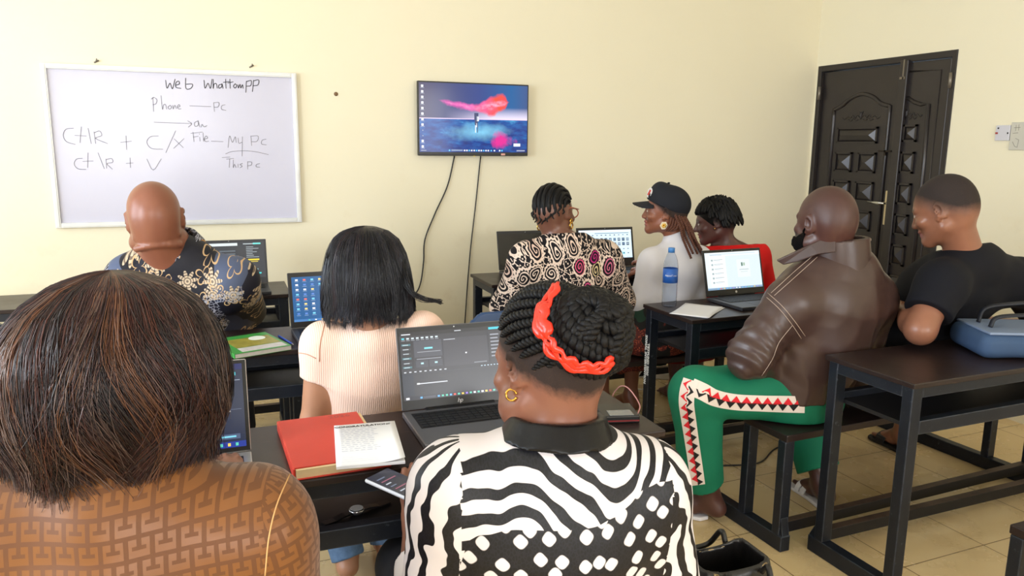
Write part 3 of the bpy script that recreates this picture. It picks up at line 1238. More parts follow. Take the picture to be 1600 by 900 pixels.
# stencilled lettering on the far left leg of the desk with the bottle
mb = MB()
a = UNITS['E'][2]
for body, dy, zc, size in (('ZONAL INTERVENTION', .352 - .012, .505, .0205), ('TETFUND 2020', .352 - .032, .51, .0215)):
    o = (-.0012, dy - .002, zc)
    M = frame_matrix(V(*o), V(0, 0, -1), V(0, -1, 0))
    add_text(mb, body, M, size, 0, 0, 1.10, .0016)
desk_e = [o for o in COL.objects if o.get('label', '').startswith('black steel desk with white lettering')][0]
lt = mb.build('lettering', mat('white_stencil_paint', (226, 226, 224), .6), desk_e)
lt['label'] = 'white stencilled lettering'
# ================================================================== people
def skin_mat(name, col, lip=None, dark=(30, 22, 20), rough=0.42, hair=None):
    t = NT(name)
    a = t.n('ShaderNodeAttribute', attribute_name='tint').outputs['Color']
    s = t.n('ShaderNodeSeparateColor')
    t.put(s.inputs[0], a)
    o = t.coords()
    n = t.noise(o, 14.0, 3.0)
    c = t.mix(n, tuple(x * 0.93 for x in col), tuple(min(255, x * 1.06) for x in col))
    c = t.mix(s.outputs[1], c, lip or tuple(x * 0.72 for x in col))
    c = t.mix(s.outputs[0], c, dark)
    if hair:                                    # close-cropped hair growing on the scalp
        a_, b_, nape, soft, amp, amt = hair
        hl = t.coords('hl')
        _, hy, hz = t.xyz(hl)
        nn = t.math('MULTIPLY', t.math('SUBTRACT', t.noise(hl, 60.0, 4.0, 0.7), 0.5), amp)
        m1 = t.math('ADD', t.math('SUBTRACT', hz, t.math('MULTIPLY_ADD', hy, b_, a_)), nn)
        m2 = t.math('ADD', t.math('SUBTRACT', hz, nape), nn)
        k_ = t.math('MULTIPLY', t.step(m1, 0.0, soft), t.step(m2, 0.0, soft))
        fine = t.math('MULTIPLY_ADD', t.noise(hl, 420.0, 2.0), 0.4, 0.82, clamp=True)
        c = t.mix(t.math('MULTIPLY', t.math('MULTIPLY', k_, fine), amt), c, dark)
        rough = t.math('MULTIPLY_ADD', k_, amt * .5, rough)
    c = t.mix(s.outputs[2], c, (238, 232, 224))
    t.bump(t.noise(o, 220.0, 2.0), 0.06, 0.001)
    return t.done(c, rough, 0, 0.5)


def rotm(yaw, pitch=0.0, roll=0.0):
    """columns = head right, forward, up; yaw clockwise from +Y, pitch up positive, roll towards its right shoulder"""
    M = Matrix.Rotation(-radians(yaw), 3, 'Z') @ Matrix.Rotation(radians(pitch), 3, 'X') @ Matrix.Rotation(radians(roll), 3, 'Y')
    return np.array(M)


class Head:
    """head-local frame: x right, y forward, z up, origin between the ears; metres for a 0.235 m head"""

    def __init__(self, c, yaw, pitch=0.0, roll=0.0, s=1.0, broad=1.0):
        self.c, self.R, self.s, self.broad = np.asarray(c, float), rotm(yaw, pitch, roll), s, broad

    def w(self, x, y, z):
        return self.c + self.R @ (np.array([x * self.broad, y, z]) * self.s)

    def loc(self, P):
        q = (np.asarray(P) - self.c) @ self.R / self.s
        q[:, 0] /= self.broad
        return q

    def add_to(self, S, nose=1.0, lips=1.0, jowl=0.0, roll=0.0):
        s, b = self.s, self.broad

        def E(c, r, k=0.015, op='add'):
            S.ell(self.w(*c), np.array([r[0] * b, r[1], r[2]]) * s, self.R, k * s, op)

        def Cn(a, c, r1, r2, k=0.015, op='add'):
            S.cone(self.w(*a), self.w(*c), r1 * s, r2 * s, k * s, op)
        E((0, -.014, .034), (.076, .098, .090), 0.02)
        E((0, .034, -.012), (.063, .066, .094), 0.03)
        E((0, -.05, -.005), (.066, .058, .066), 0.03)
        for x in (-1, 1):
            Cn((x * .050, .0, -.058), (x * .014, .074, -.096), .024, .018, 0.025)
            E((x * .044, .066, -.026), (.024, .022, .018), 0.018)
            Cn((x * .012, .088, .022), (x * .044, .076, .020), .010, .009, 0.012)
            if jowl:
                E((x * .046, .03, -.07), (.03 + jowl, .045 + jowl, .035), 0.02)
        if roll:                               # fold of skin across the nape
            for z_, r_, q_ in ((-.050, .066, 1.0), (-.084, .070, 1.0)):
                pts = [self.w(sin(a) * r_, -.022 - cos(a) * (r_ - .010), z_ + .005 * cos(2 * a)) for a in np.linspace(-1.3, 1.3, 11)]
                S.chain(pts, [roll * .4] + [roll * q_] * 9 + [roll * .4], 0.006)
        E((0, .078, -.094), (.020, .018, .018), 0.02)
        for x in (-1, 1):
            E((x * .031, .102, .0), (.017, .016, .012), 0.012, 'sub')
            E((x * .031, .081, .001), (.014, .0125, .0125), 0.004)
        Cn((0, .090, .010), (0, .108 * nose, -.030), .009, .0125, 0.012)
        for x in (-1, 1):
            E((x * .015 * nose, .098, -.034), (.010, .011, .009), 0.008)
        E((0, .090, -.056), (.027, .0135 * lips, .0085), 0.006)
        E((0, .087, -.0705), (.023, .0135 * lips, .0085), 0.006)
        E((0, .104, -.063), (.03, .008, .0022), 0.003, 'sub')
        for x in (-1, 1):
            R2 = self.R @ rotm(x * 28, -12, 0)
            S.ell(self.w(x * .079, -.012, .0), np.array([.009, .021, .034]) * s, R2, 0.006 * s)
            S.ell(self.w(x * .086, -.006, .002), np.array([.006, .011, .019]) * s, R2, 0.005 * s, 'sub')
            S.ell(self.w(x * .076, .002, -.028), np.array([.008, .010, .011]) * s, R2, 0.006 * s)


def add_hand(S, wrist, dirv, palm_n, side, s=1.0, curl=0.5):
    """five-fingered hand; dirv = along the fingers, palm_n = out of the palm, side=+1 right hand"""
    d = nrm(dirv)
    n = nrm(np.asarray(palm_n, float) - d * np.dot(palm_n, d))
    x = np.cross(d, n) * side          # towards the little finger
    w = np.asarray(wrist, float)
    p = lambda a, b, c=0.0: w + (d * a + x * b + n * c) * s
    S.cone(p(-.01, 0), p(.05, -.012), .026 * s, .020 * s, 0.02)
    S.cone(p(.02, .012), p(.082, .024), .018 * s, .012 * s, 0.02)
    S.cone(p(.02, -.01), p(.085, -.026), .018 * s, .012 * s, 0.02)
    S.cone(p(.03, .0), p(.086, .0), .017 * s, .012 * s, 0.015)
    for i, (b, L) in enumerate(((-.028, .072), (-.009, .08), (.010, .074), (.027, .058))):
        k0 = p(.084, b)
        a1, a2, a3 = 0.25 * curl, 0.95 * curl, 1.6 * curl
        k1 = k0 + (d * cos(a1) + n * sin(a1)) * L * .45 * s
        k2 = k1 + (d * cos(a2) + n * sin(a2)) * L * .32 * s
        k3 = k2 + (d * cos(a3) + n * sin(a3)) * L * .24 * s
        S.chain([k0, k1, k2, k3], [.0098 * s, .0090 * s, .0083 * s, .0070 * s], 0.004)
    t0 = p(.022, -.024, .004)
    t1 = t0 + (d * .62 - x * .62 + n * .35) * .045 * s
    t2 = t1 + (d * .80 - x * .30 + n * .45) * .034 * s
    t3 = t2 + (d * .9 - x * .05 + n * .4) * .024 * s
    S.chain([t0, t1, t2, t3], [.015 * s, .0115 * s, .0100 * s, .0080 * s], 0.008)


def add_foot(S, ankle, fwd, s=1.0, up=(0, 0, 1), side=1):
    f = nrm(fwd)
    u = np.asarray(up, float)
    u = nrm(u - f * np.dot(u, f))
    x = np.cross(f, u) * side
    a = np.asarray(ankle, float)
    p = lambda y, b, z: a + (f * y + x * b + u * z) * s
    S.cone(p(0, 0, 0), p(-.032, 0, -.045), .036 * s, .032 * s, 0.03)
    S.cone(p(-.03, 0, -.045), p(.06, .004, -.052), .030 * s, .028 * s, 0.03)
    S.cone(p(.01, 0, -.01), p(.10, -.006, -.052), .034 * s, .024 * s, 0.03)
    S.cone(p(.06, .014, -.058), p(.125, .022, -.062), .022 * s, .018 * s, 0.02)
    S.cone(p(.06, -.012, -.055), p(.125, -.016, -.062), .024 * s, .019 * s, 0.02)
    for i, (b, L, r) in enumerate(((-.026, .045, .012), (-.006, .042, .0085), (.009, .037, .008), (.022, .030, .0078), (.033, .022, .0075))):
        S.cone(p(.125, b, -.066), p(.125 + L, b * 1.08, -.070), r * s, r * .85 * s, 0.004)


class Person:
    def __init__(self, label, base, skin, head, neck, sh, el, wr, pelvis, kn, an, hipw=0.10, tor=None, limb=1.0, neck_r=.056, foot_dir=None,
                 pelvis_az=0.0, palm=None, hand_dir=None, headkw=None, foot_up=None, hand_s=1.0, curl=0.5, thigh=1.0, seat=None):
        self.root = thing('person', label, 'person', base)
        self.B = np.asarray(base, float)
        self.skin, self.head = skin, head
        self.neck = np.asarray(neck, float)
        self.sh = [np.asarray(p, float) for p in sh]      # left, right
        self.el = [np.asarray(p, float) for p in el]
        self.wr = [np.asarray(p, float) for p in wr]
        self.pel = np.asarray(pelvis, float)
        self.kn = [np.asarray(p, float) for p in kn]
        self.an = [np.asarray(p, float) for p in an]
        self.limb, self.neck_r, self.thigh = limb, neck_r, thigh
        self.right = nrm(self.sh[1] - self.sh[0])
        self.pr = np.array([cos(radians(pelvis_az)), -sin(radians(pelvis_az)), 0])
        self.hip = [self.pel - self.pr * hipw, self.pel + self.pr * hipw]
        self.tor = tor or [(.165, .12), (.145, .105), (.165, .115), (.11, .075)]
        self.foot_dir = foot_dir or [V(0, 1, 0), V(0, 1, 0)]
        self.foot_up = foot_up or [V(0, 0, 1), V(0, 0, 1)]
        self.palm = palm or [V(0, 0, -1), V(0, 0, -1)]
        self.hand_dir = hand_dir
        self.headkw = headkw or {}
        self.hand_s, self.curl = hand_s, curl
        self.seat = unit_bench(seat) if seat else None

    def sit(self, S):
        if self.seat is not None:
            S.fn(self.seat, 'sub', .004)

    # -- skeleton sections shared by body and clothes
    def torso_pts(self):
        a, b = self.pel, self.neck - V(0, 0, .03)
        return [a + V(0, 0, -.01), lerp(a, b, .38), lerp(a, b, .74), lerp(a, b, .97)]

    def add_torso(self, S, off=0.0, kk=0.05, wide=None):
        p = self.torso_pts()
        r = [(w + off, d + off) for w, d in (wide or self.tor)]
        S.eseg(p[0], p[1], lerp(self.pr, self.right, .4), r[0], r[1], kk)
        S.eseg(p[1], p[2], self.right, r[1], r[2], kk)
        S.eseg(p[2], p[3], self.right, r[2], r[3], kk)
        for s in self.sh:
            S.cone(lerp(self.neck, s, .15) - V(0, 0, .024), s, .046 * self.limb + off, .050 * self.limb + off, kk)
            S.cone(lerp(p[2], s, .45), s - V(0, 0, .03), .07 * self.limb + off, .055 * self.limb + off, kk)

    def add_arm(self, S, i, off=0.0, end=None, r=(.058, .047, .043, .028), k=0.03):
        """end: None full arm to wrist; 0..1 upper arm fraction; 1..2 forearm fraction (flat cuff)"""
        L = self.limb
        s, e, w = self.sh[i], self.el[i], self.wr[i]
        rr = [x * L + off for x in r]
        if end is None:
            S.cone(s, e, rr[0], rr[1], k)
            S.cone(e, lerp(e, w, .35), rr[1] * .96, rr[2] * 1.04, k)
            S.cone(lerp(e, w, .35), w, rr[2] * 1.04, rr[3], k)
        elif end <= 1:
            S.flatcone(s, lerp(s, e, end), rr[0], rr[0] + (rr[1] - rr[0]) * end, k)
        else:
            S.cone(s, e, rr[0], rr[1], k)
            S.flatcone(e, lerp(e, w, end - 1), rr[1], rr[2] + (rr[3] - rr[2]) * (end - 1), k)

    def add_leg(self, S, i, off=0.0, end=None, r=(.085, .060, .056, .036), k=0.03):
        L = self.limb
        h, kn, a = self.hip[i], self.kn[i], self.an[i]
        rr = [r[0] * L * self.thigh + off, r[1] * L + off, r[2] * L + off, r[3] * L + off]
        S.cone(h, kn, rr[0], rr[1], k)
        if end is None:
            m = lerp(kn, a, .32)
            S.cone(kn, m, rr[1] * .95, rr[2], k)
            S.cone(m, a, rr[2], rr[3], k)
        else:
            S.flatcone(kn, lerp(kn, a, end), rr[1], lerp(rr[2], rr[3], end), k)

    def body(self, h=0.006, paint=None):
        S = Solid()
        self.add_torso(S)
        S.cone(self.neck - V(0, 0, .05), self.head.w(0, -.022, -.05), self.neck_r * 1.12, self.neck_r, 0.03)
        self.head.add_to(S, **self.headkw)
        for i in (0, 1):
            self.add_arm(S, i)
            self.add_leg(S, i)
            hd = self.hand_dir[i] if self.hand_dir else self.wr[i] - self.el[i]
            add_hand(S, self.wr[i], hd, self.palm[i], 1 if i else -1, self.hand_s, self.curl)
            add_foot(S, self.an[i], self.foot_dir[i], 1.0, self.foot_up[i], 1 if i else -1)
        self.sit(S)
        v, q = S.mesh(h)
        o = link_mesh('body', v - self.B, q, self.skin, self.root, True)
        L = self.head.loc(v)
        t = np.zeros((len(v), 4), np.float32)
        t[:, 3] = 1
        x, y, z = np.abs(L[:, 0]), L[:, 1], L[:, 2]
        near = (x < .1) & (np.abs(z) < .14) & (np.abs(y) < .13)
        lipm = near & (y > .085) & (x < .026) & (z < -.048) & (z > -.079)
        t[lipm, 1] = 1
        brow = near & (y > .06) & (x > .012) & (x < .05) & (np.abs(z - .026 + (x - .03) ** 2 * 8) < .005)
        t[brow, 0] = .9
        eye = ((x - .031) / .0125) ** 2 + ((z - .001) / .006) ** 2 < 1
        eye &= near & (y > .075)
        t[eye, 2] = 1
        pup = eye & (np.abs(x - .031) < .006)
        t[pup, 2] = 0
        t[pup, 0] = 1
        if paint is not None:
            paint(L, t)
        set_attr(o, 'tint', t, 'FLOAT_COLOR')
        set_attr(o, 'hl', L)
        self.o = o
        return o

    def cloth(self, name, S, h, m, label=None, pat=None, slack=.03):
        if name in ('trousers', 'jeans', 'shorts', 'skirt', 'jacket', 'shirt', 'dress', 't_shirt', 'top'):
            self.sit(S)
        v, q = S.mesh(h, slack=slack)
        o = link_mesh(name, v - self.B, q, m, self.root, True)
        if pat is not None:
            r = pat(v)
            if isinstance(r, list):            # torso and sleeves each keep their own weave direction, face by face
                sc = np.stack([np.broadcast_to(a, (len(v),))[q].mean(1) for a, _ in r], 1).argmax(1)
                allc = np.stack([b for _, b in r])
                set_attr(o, 'pat', allc[np.repeat(sc, q.shape[1]), q.ravel()], 'FLOAT_VECTOR', 'CORNER')
            else:
                set_attr(o, 'pat', r)
        if label:
            o['label'] = label
        return o

    def sleeve_pats(self, v, lim=(.012, .012), flag=0.0, rad=.075):
        res = []
        for i, sg in ((0, -1), (1, 1)):
            ax = nrm(self.el[i] - self.sh[i])
            q = v - self.sh[i]
            r = nrm(self.right * sg - ax * np.dot(self.right * sg, ax))
            w = np.cross(ax, r)
            an = np.arctan2(q @ w, q @ r)
            res.append((q @ self.right * sg - lim[i], np.stack([an * rad + .31 * sg, -(q @ ax), np.full(len(v), flag)], 1)))
        return res

    def torso_pat(self, v, sleeves=True):
        """pattern coordinates: x across the back, y up, measured from the middle of the upper back; sleeves follow the arm"""
        p = self.torso_pts()
        up = nrm(p[3] - p[0])
        r = nrm(self.right - up * np.dot(self.right, up))
        q = v - p[3]
        out = np.stack([q @ r, q @ up, q @ np.cross(r, up)], 1)
        return out


def strand_mesh(strands, widths, colors, sides=3):
    """strands: (N,K,3); tapered tubes as one mesh with a colour per strand"""
    N, K, _ = strands.shape
    t = np.empty_like(strands)
    t[:, 1:-1] = strands[:, 2:] - strands[:, :-2]
    t[:, 0] = strands[:, 1] - strands[:, 0]
    t[:, -1] = strands[:, -1] - strands[:, -2]
    t /= np.linalg.norm(t, axis=2, keepdims=True) + 1e-9
    ref = np.array([0.3, 0.2, 1.0])
    ref /= np.linalg.norm(ref)
    u = np.cross(t, ref)
    u /= np.linalg.norm(u, axis=2, keepdims=True) + 1e-9
    w = np.cross(t, u)
    vs = []
    for k in range(sides):
        a = 2 * pi * k / sides
        vs.append(strands + (u * cos(a) + w * sin(a)) * widths[..., None])
    v = np.stack(vs, 2).reshape(-1, 3)
    base = (np.arange(N)[:, None, None] * K + np.arange(K - 1)[None, :, None]) * sides + np.arange(sides)[None, None, :]
    b2 = base - np.arange(sides) + (np.arange(sides) + 1) % sides
    f = np.stack([base, b2, b2 + sides, base + sides], -1).reshape(-1, 4)
    c = np.repeat(colors, K * sides, axis=0)
    return v, f, c


def hair_mat(name, rough=0.35, spec=0.5, aniso=0.5, dark=1.0):
    t = NT(name)
    a = t.n('ShaderNodeAttribute', attribute_name='tone').outputs['Color']
    return t.done(a, rough, 0, spec)


def rope(mb, path, r, pitch=0.022, n=6, taper=None, mi=0, per=7):
    """two-strand twist along a path"""
    P = [np.asarray(p, float) for p in path]
    seg = [np.linalg.norm(P[i + 1] - P[i]) for i in range(len(P) - 1)]
    tot = sum(seg)
    m = max(6, int(tot / pitch * per))
    cum = np.concatenate([[0], np.cumsum(seg)])
    Q = np.array(P)
    ss = np.linspace(0, tot, m)
    C = np.stack([np.interp(ss, cum, Q[:, i]) for i in range(3)], 1)
    T = np.gradient(C, axis=0)
    T /= np.linalg.norm(T, axis=1, keepdims=True) + 1e-9
    u = np.cross(T[0], V(.31, .2, .93))
    u = nrm(u)
    for ph in (0, pi):
        pts, rs = [], []
        uu = u.copy()
        for i in range(m):
            uu = nrm(uu - T[i] * np.dot(uu, T[i]))
            ww = np.cross(T[i], uu)
            a = ph + 2 * pi * ss[i] / pitch
            f = taper(i / (m - 1)) if taper else 1.0
            pts.append(C[i] + (uu * cos(a) + ww * sin(a)) * r * .5 * f)
            rs.append(r * .58 * f)
        mb.tube(pts, rs, n, mi)


def band(mb, pts, normals, w, thick, mi=0):
    """ribbon of width w along pts lying on a surface with the given normals"""
    n = len(pts)
    vs, fs = [], []
    for i in range(n):
        t = nrm(pts[min(i + 1, n - 1)] - pts[max(0, i - 1)])
        s = nrm(np.cross(normals[i], t))
        ww = w[i] if hasattr(w, '__len__') else w
        for k in (-1, 1):
            vs.append(pts[i] + s * ww / 2 * k + normals[i] * thick)
        for k in (1, -1):
            vs.append(pts[i] + s * ww / 2 * k - normals[i] * 0.002)
    for i in range(n - 1):
        a, b = i * 4, (i + 1) * 4
        for k in range(4):
            k2 = (k + 1) % 4
            fs.append((a + k, a + k2, b + k2, b + k))
    fs.append((3, 2, 1, 0))
    fs.append(tuple((n - 1) * 4 + k for k in range(4)))
    return mb.add(vs, fs, mi)


def cast(tree, px, py):
    """the point of a garment that lies along a sight line, and its normal"""
    d = nrm(ray(px, py))
    hit, n, _, _ = tree.ray_cast(Vector(EYE), Vector(d))
    if hit is None:
        return None, None
    n = np.array(n)
    if np.dot(n, d) > 0:
        n = -n
    return np.array(hit), n


def hoop(name, c, r, rr, axis, m, parent, B, gap=0.0):
    axis = nrm(axis)
    u = nrm(np.cross(axis, V(0, 0, 1)))
    w = np.cross(axis, u)
    pts = [np.asarray(c) + (u * cos(a) + w * sin(a)) * r - B for a in np.linspace(gap, 2 * pi - gap, 20)]
    return MB().tube(pts, rr, 8).build(name, m, parent, True)


M_GOLD = mat('gold_metal', (222, 176, 84), 0.22, 1.0)
M_BLACKHAIR = mat('black_braided_hair', (12, 11, 13), 0.5, 0, 0.22, bump=0.4, bscale=350, bdist=0.002)
M_BLACKCLOTH = mat('black_cotton', (15, 16, 24), 0.85, 0, 0.25, bump=0.2, bscale=300, bdist=0.001)
# ------------------------------------------------------------------ cloth patterns
def zebra_mat():
    t = NT('zebra_print_cloth')
    v = t.coords('pat')
    x, y, f = t.xyz(v)
    nz = t.noise(t.mapped(v, (1, 1, 0)), 11.0, 2.0, 0.5)
    nz2 = t.noise(t.mapped(v, (1, 1, 0), (3, 1, 0)), 38.0, 1.0)
    xn = t.math('MULTIPLY_ADD', x, 1 / 0.6, 0.5)
    cu = t.curve(xn, [(0, .40), (.10, .46), (.19, .50), (.31, .555), (.39, .63), (.46, .53), (.55, .40), (.645, .27), (.72, .45), (.82, .72), (1, .9)])
    fu = t.math('MULTIPLY', t.math('SUBTRACT', cu, 0.5), 0.25)
    ph = t.math('DIVIDE', t.math('SUBTRACT', y, fu), 0.037)
    ph = t.math('ADD', ph, t.math('MULTIPLY', t.math('SUBTRACT', nz, 0.5), 1.0))
    # on a sleeve the stripes run along the arm
    phs = t.math('ADD', t.math('DIVIDE', x, 0.037), t.math('MULTIPLY', t.math('SUBTRACT', nz, 0.5), 3.0))
    ph = t.math('ADD', t.math('MULTIPLY', ph, t.math('SUBTRACT', 1.0, f)), t.math('MULTIPLY', phs, f))
    wv = t.math('SINE', t.math('MULTIPLY', ph, 2 * pi))
    wv = t.math('ADD', wv, t.math('MULTIPLY', t.math('SUBTRACT', nz2, 0.5), 0.2))
    zeb = t.step(wv, -0.10, 0.05)
    sp = t.mapped(v, (1, 1, 0), (0, 0, 0), (0, 0, radians(38)))
    sd = t.voro(sp, 29.0, rnd=0.55, metric='MINKOWSKI', dims='2D')
    dd = t.math('ADD', sd, t.math('MULTIPLY', t.math('SUBTRACT', nz2, 0.5), 0.12))
    spots = t.math('SUBTRACT', 1.0, t.step(dd, 0.34, 0.02))
    lim = t.curve(xn, [(0, .05), (.20, .10), (.25, .50), (.37, .62), (.5, .62), (.63, .68), (.75, .80), (1, .84)])
    lim = t.math('MULTIPLY_ADD', lim, 0.25, -0.19)
    lim = t.math('ADD', lim, t.math('MULTIPLY', t.math('SUBTRACT', nz, 0.5), 0.03))
    low = t.math('LESS_THAN', y, lim)
    low = t.math('MULTIPLY', low, t.math('SUBTRACT', 1.0, f))
    spots = t.math('SUBTRACT', 1.0, t.step(dd, 0.275, 0.02))
    msk = t.math('ADD', t.math('MULTIPLY', zeb, t.math('SUBTRACT', 1.0, low)), t.math('MULTIPLY', spots, low))
    sc = t.voro(t.mapped(v, (1, .7, 1)), 190.0, 'DISTANCE_TO_EDGE')
    blk = t.mix(t.step(sc, 0.10, 0.06), (20, 20, 30), (7, 7, 13))
    c = t.mix(msk, blk, (226, 219, 222))
    t.bump(t.noise(t.coords(), 30.0, 3.0), 0.10, 0.004)
    return t.done(c, 0.5, 0, 0.4)


def lattice_mat():
    t = NT('brown_woven_jacquard')
    v = t.coords('pat')
    w = t.noise(v, 9.0, 2.0, out='Color')
    vm = t.n('ShaderNodeVectorMath', operation='MULTIPLY_ADD')
    t.put(vm.inputs[0], w)
    vm.inputs[1].default_value = (0.006, 0.006, 0)
    t.put(vm.inputs[2], v)
    x, y, _ = t.xyz(vm.outputs[0])
    P = 0.029
    fx = t.math('FRACT', t.math('DIVIDE', x, P))
    fy = t.math('FRACT', t.math('DIVIDE', y, P * 0.9))
    row = t.math('MODULO', t.math('FLOOR', t.math('DIVIDE', y, P * 0.9)), 2.0)
    fx = t.math('FRACT', t.math('ADD', fx, t.math('MULTIPLY', t.math('ABSOLUTE', row), 0.5)))
    cx = t.math('ABSOLUTE', t.math('SUBTRACT', fx, 0.5))
    cy = t.math('ABSOLUTE', t.math('SUBTRACT', fy, 0.5))
    band1 = t.math('MAXIMUM', t.math('GREATER_THAN', cx, 0.40), t.math('GREATER_THAN', cy, 0.40))
    bh = t.math('MULTIPLY', t.math('LESS_THAN', cy, 0.09), t.math('LESS_THAN', cx, 0.27))
    bv = t.math('MULTIPLY', t.math('LESS_THAN', cx, 0.09), t.math('GREATER_THAN', t.math('SUBTRACT', fy, 0.0), 0.5))
    m = t.math('MAXIMUM', band1, t.math('MAXIMUM', bh, bv))
    n = t.noise(v, 14.0, 3.0)
    g = t.mix(n, (114, 69, 28), (131, 82, 37))
    d = t.mix(n, (92, 52, 19), (106, 63, 25))
    c = t.mix(m, g, d)
    r = t.math('MULTIPLY_ADD', m, 0.18, 0.40)
    t.bump(m, 0.10, 0.001)
    return t.done(c, r, 0, 0.4, Sheen_Weight=0.15)


def paisley_mat():
    t = NT('paisley_print_cloth')
    v = t.coords('pat')
    wn = t.noise(v, 7.0, 2.0, out='Color')
    vm = t.n('ShaderNodeVectorMath', operation='MULTIPLY_ADD')
    t.put(vm.inputs[0], wn)
    vm.inputs[1].default_value = (0.07, 0.07, 0)
    t.put(vm.inputs[2], v)
    q = t.mapped(vm.outputs[0], (1, .75, .6), rot=(0.2, 0.1, 0.5))
    nd = t.n('ShaderNodeTexVoronoi', feature='F1', voronoi_dimensions='2D')
    t.put(nd.inputs['Vector'], q)
    nd.inputs['Scale'].default_value = 12.5
    nd.inputs['Randomness'].default_value = .85
    d, pos = nd.outputs['Distance'], nd.outputs['Position']
    cr, cg, cb = t.xyz(nd.outputs['Color'])
    sub = t.n('ShaderNodeVectorMath', operation='SUBTRACT')
    t.put(sub.inputs[0], q)
    t.put(sub.inputs[1], pos)
    x, y, _ = t.xyz(sub.outputs[0])
    ang = t.math('ARCTAN2', y, x)
    # curling rings round each motif centre, scalloped like petals
    spir = t.math('SINE', t.math('ADD', t.math('MULTIPLY', d, 44.0), ang))
    scal = t.math('MULTIPLY', t.math('ABSOLUTE', t.math('SINE', t.math('MULTIPLY', ang, 7.0))), .055)
    rim = t.math('ABSOLUTE', t.math('SUBTRACT', t.math('ADD', d, scal), .43))
    rimm = t.math('LESS_THAN', rim, .045)
    sp = t.math('MULTIPLY', t.step(spir, .42, .1), t.math('LESS_THAN', d, .40))
    d2 = t.voro(q, 80.0, 'F1', 0.9, dims='2D')
    dots = t.math('MULTIPLY', t.math('LESS_THAN', d2, .20), t.math('GREATER_THAN', d, .40))
    e2 = t.voro(q, 40.0, 'DISTANCE_TO_EDGE', 1.0, dims='2D')
    vein = t.math('MULTIPLY', t.math('LESS_THAN', e2, .05), t.math('GREATER_THAN', d, .48))
    cream = t.math('MAXIMUM', t.math('MAXIMUM', rimm, sp), t.math('MAXIMUM', dots, vein))
    accent = t.ramp(cr, [(0.0, (214, 190, 172)), (0.5, (208, 176, 160)), (0.6, (190, 40, 116)), (0.76, (116, 40, 132)), (0.88, (222, 90, 120)), (1, (216, 196, 150))])
    hot = t.math('MULTIPLY', t.math('GREATER_THAN', cb, 0.55), t.math('LESS_THAN', d, 0.34))
    pale = t.mix(hot, (216, 194, 178), accent)
    c = t.mix(cream, (16, 12, 18), pale)
    return t.done(c, 0.75, 0, 0.25)


def floral_mat():
    t = NT('dark_floral_print_cloth')
    v = t.coords('pat')
    q = t.mapped(v, (1, 1, .5), rot=(0, 0, 0.6))

    def flowers(scale, petals, rnd, off):
        qq = t.mapped(q, (1, 1, 0), off)
        nd = t.n('ShaderNodeTexVoronoi', feature='F1', voronoi_dimensions='2D')
        t.put(nd.inputs['Vector'], qq)
        nd.inputs['Scale'].default_value = scale
        nd.inputs['Randomness'].default_value = rnd
        pos, d, col = nd.outputs['Position'], nd.outputs['Distance'], nd.outputs['Color']
        sub = t.n('ShaderNodeVectorMath', operation='SUBTRACT')
        t.put(sub.inputs[0], qq)
        t.put(sub.inputs[1], pos)
        x, y, _ = t.xyz(sub.outputs[0])
        ang = t.math('ARCTAN2', y, x)
        pr = t.math('ABSOLUTE', t.math('COSINE', t.math('MULTIPLY', ang, petals / 2)))
        rad = t.math('MULTIPLY_ADD', pr, 0.30, 0.12)
        inside = t.math('LESS_THAN', d, rad)
        edge = t.math('LESS_THAN', t.math('ABSOLUTE', t.math('SUBTRACT', d, rad)), 0.035)
        line = t.math('GREATER_THAN', t.math('SINE', t.math('MULTIPLY', d, 60.0)), 0.2)
        return inside, edge, line, t.xyz(col)
    poly = t.voro(t.mapped(q, (1, 1, 0)), 9.0, 'F1', 1.0, out='Color', metric='CHEBYCHEV', dims='2D')
    pr_, pg_, pb_ = t.xyz(poly)
    c = t.ramp(pr_, [(0.0, (24, 24, 36)), (0.44, (30, 30, 46)), (0.60, (80, 90, 118)), (0.74, (28, 28, 40)), (0.87, (184, 130, 54)), (0.93, (54, 60, 84)), (1.0, (40, 40, 56))])
    c.node.color_ramp.interpolation = 'CONSTANT'
    i1, e1, l1, c1 = flowers(11.0, 8, 0.8, (0, 0, 0))
    petal = t.mix(l1, (206, 186, 160), (120, 104, 92))
    on1 = t.math('MULTIPLY', i1, t.math('GREATER_THAN', c1[0], 0.30))
    c = t.mix(on1, c, petal)
    i2, e2, l2, c2 = flowers(14.0, 4, 0.9, (.31, .17, 0))
    on2 = t.math('MULTIPLY', e2, t.math('GREATER_THAN', c2[1], 0.35))
    c = t.mix(on2, c, (204, 170, 128))
    fine = t.math('LESS_THAN', t.voro(q, 70.0, 'DISTANCE_TO_EDGE'), 0.06)
    g = t.math('MULTIPLY', fine, t.math('GREATER_THAN', pg_, 0.72))
    c = t.mix(g, c, (170, 170, 184))
    t.bump(t.noise(t.coords(), 26.0, 3.0), 0.15, 0.004)
    return t.done(c, 0.6, 0, 0.35)


def skirt_mat():
    t = NT('black_green_orange_print_cloth')
    v = t.coords()
    n = t.noise(v, 7.0, 2.0)
    d = t.voro(v, 120.0, 'F1', 0.9)
    c = t.mix(t.math('GREATER_THAN', n, 0.54), (16, 14, 14), t.mix(t.step(d, 0.32), (196, 92, 60), (96, 34, 26)))
    c = t.mix(t.math('LESS_THAN', n, 0.42), c, (22, 60, 44))
    return t.done(c, 0.75)


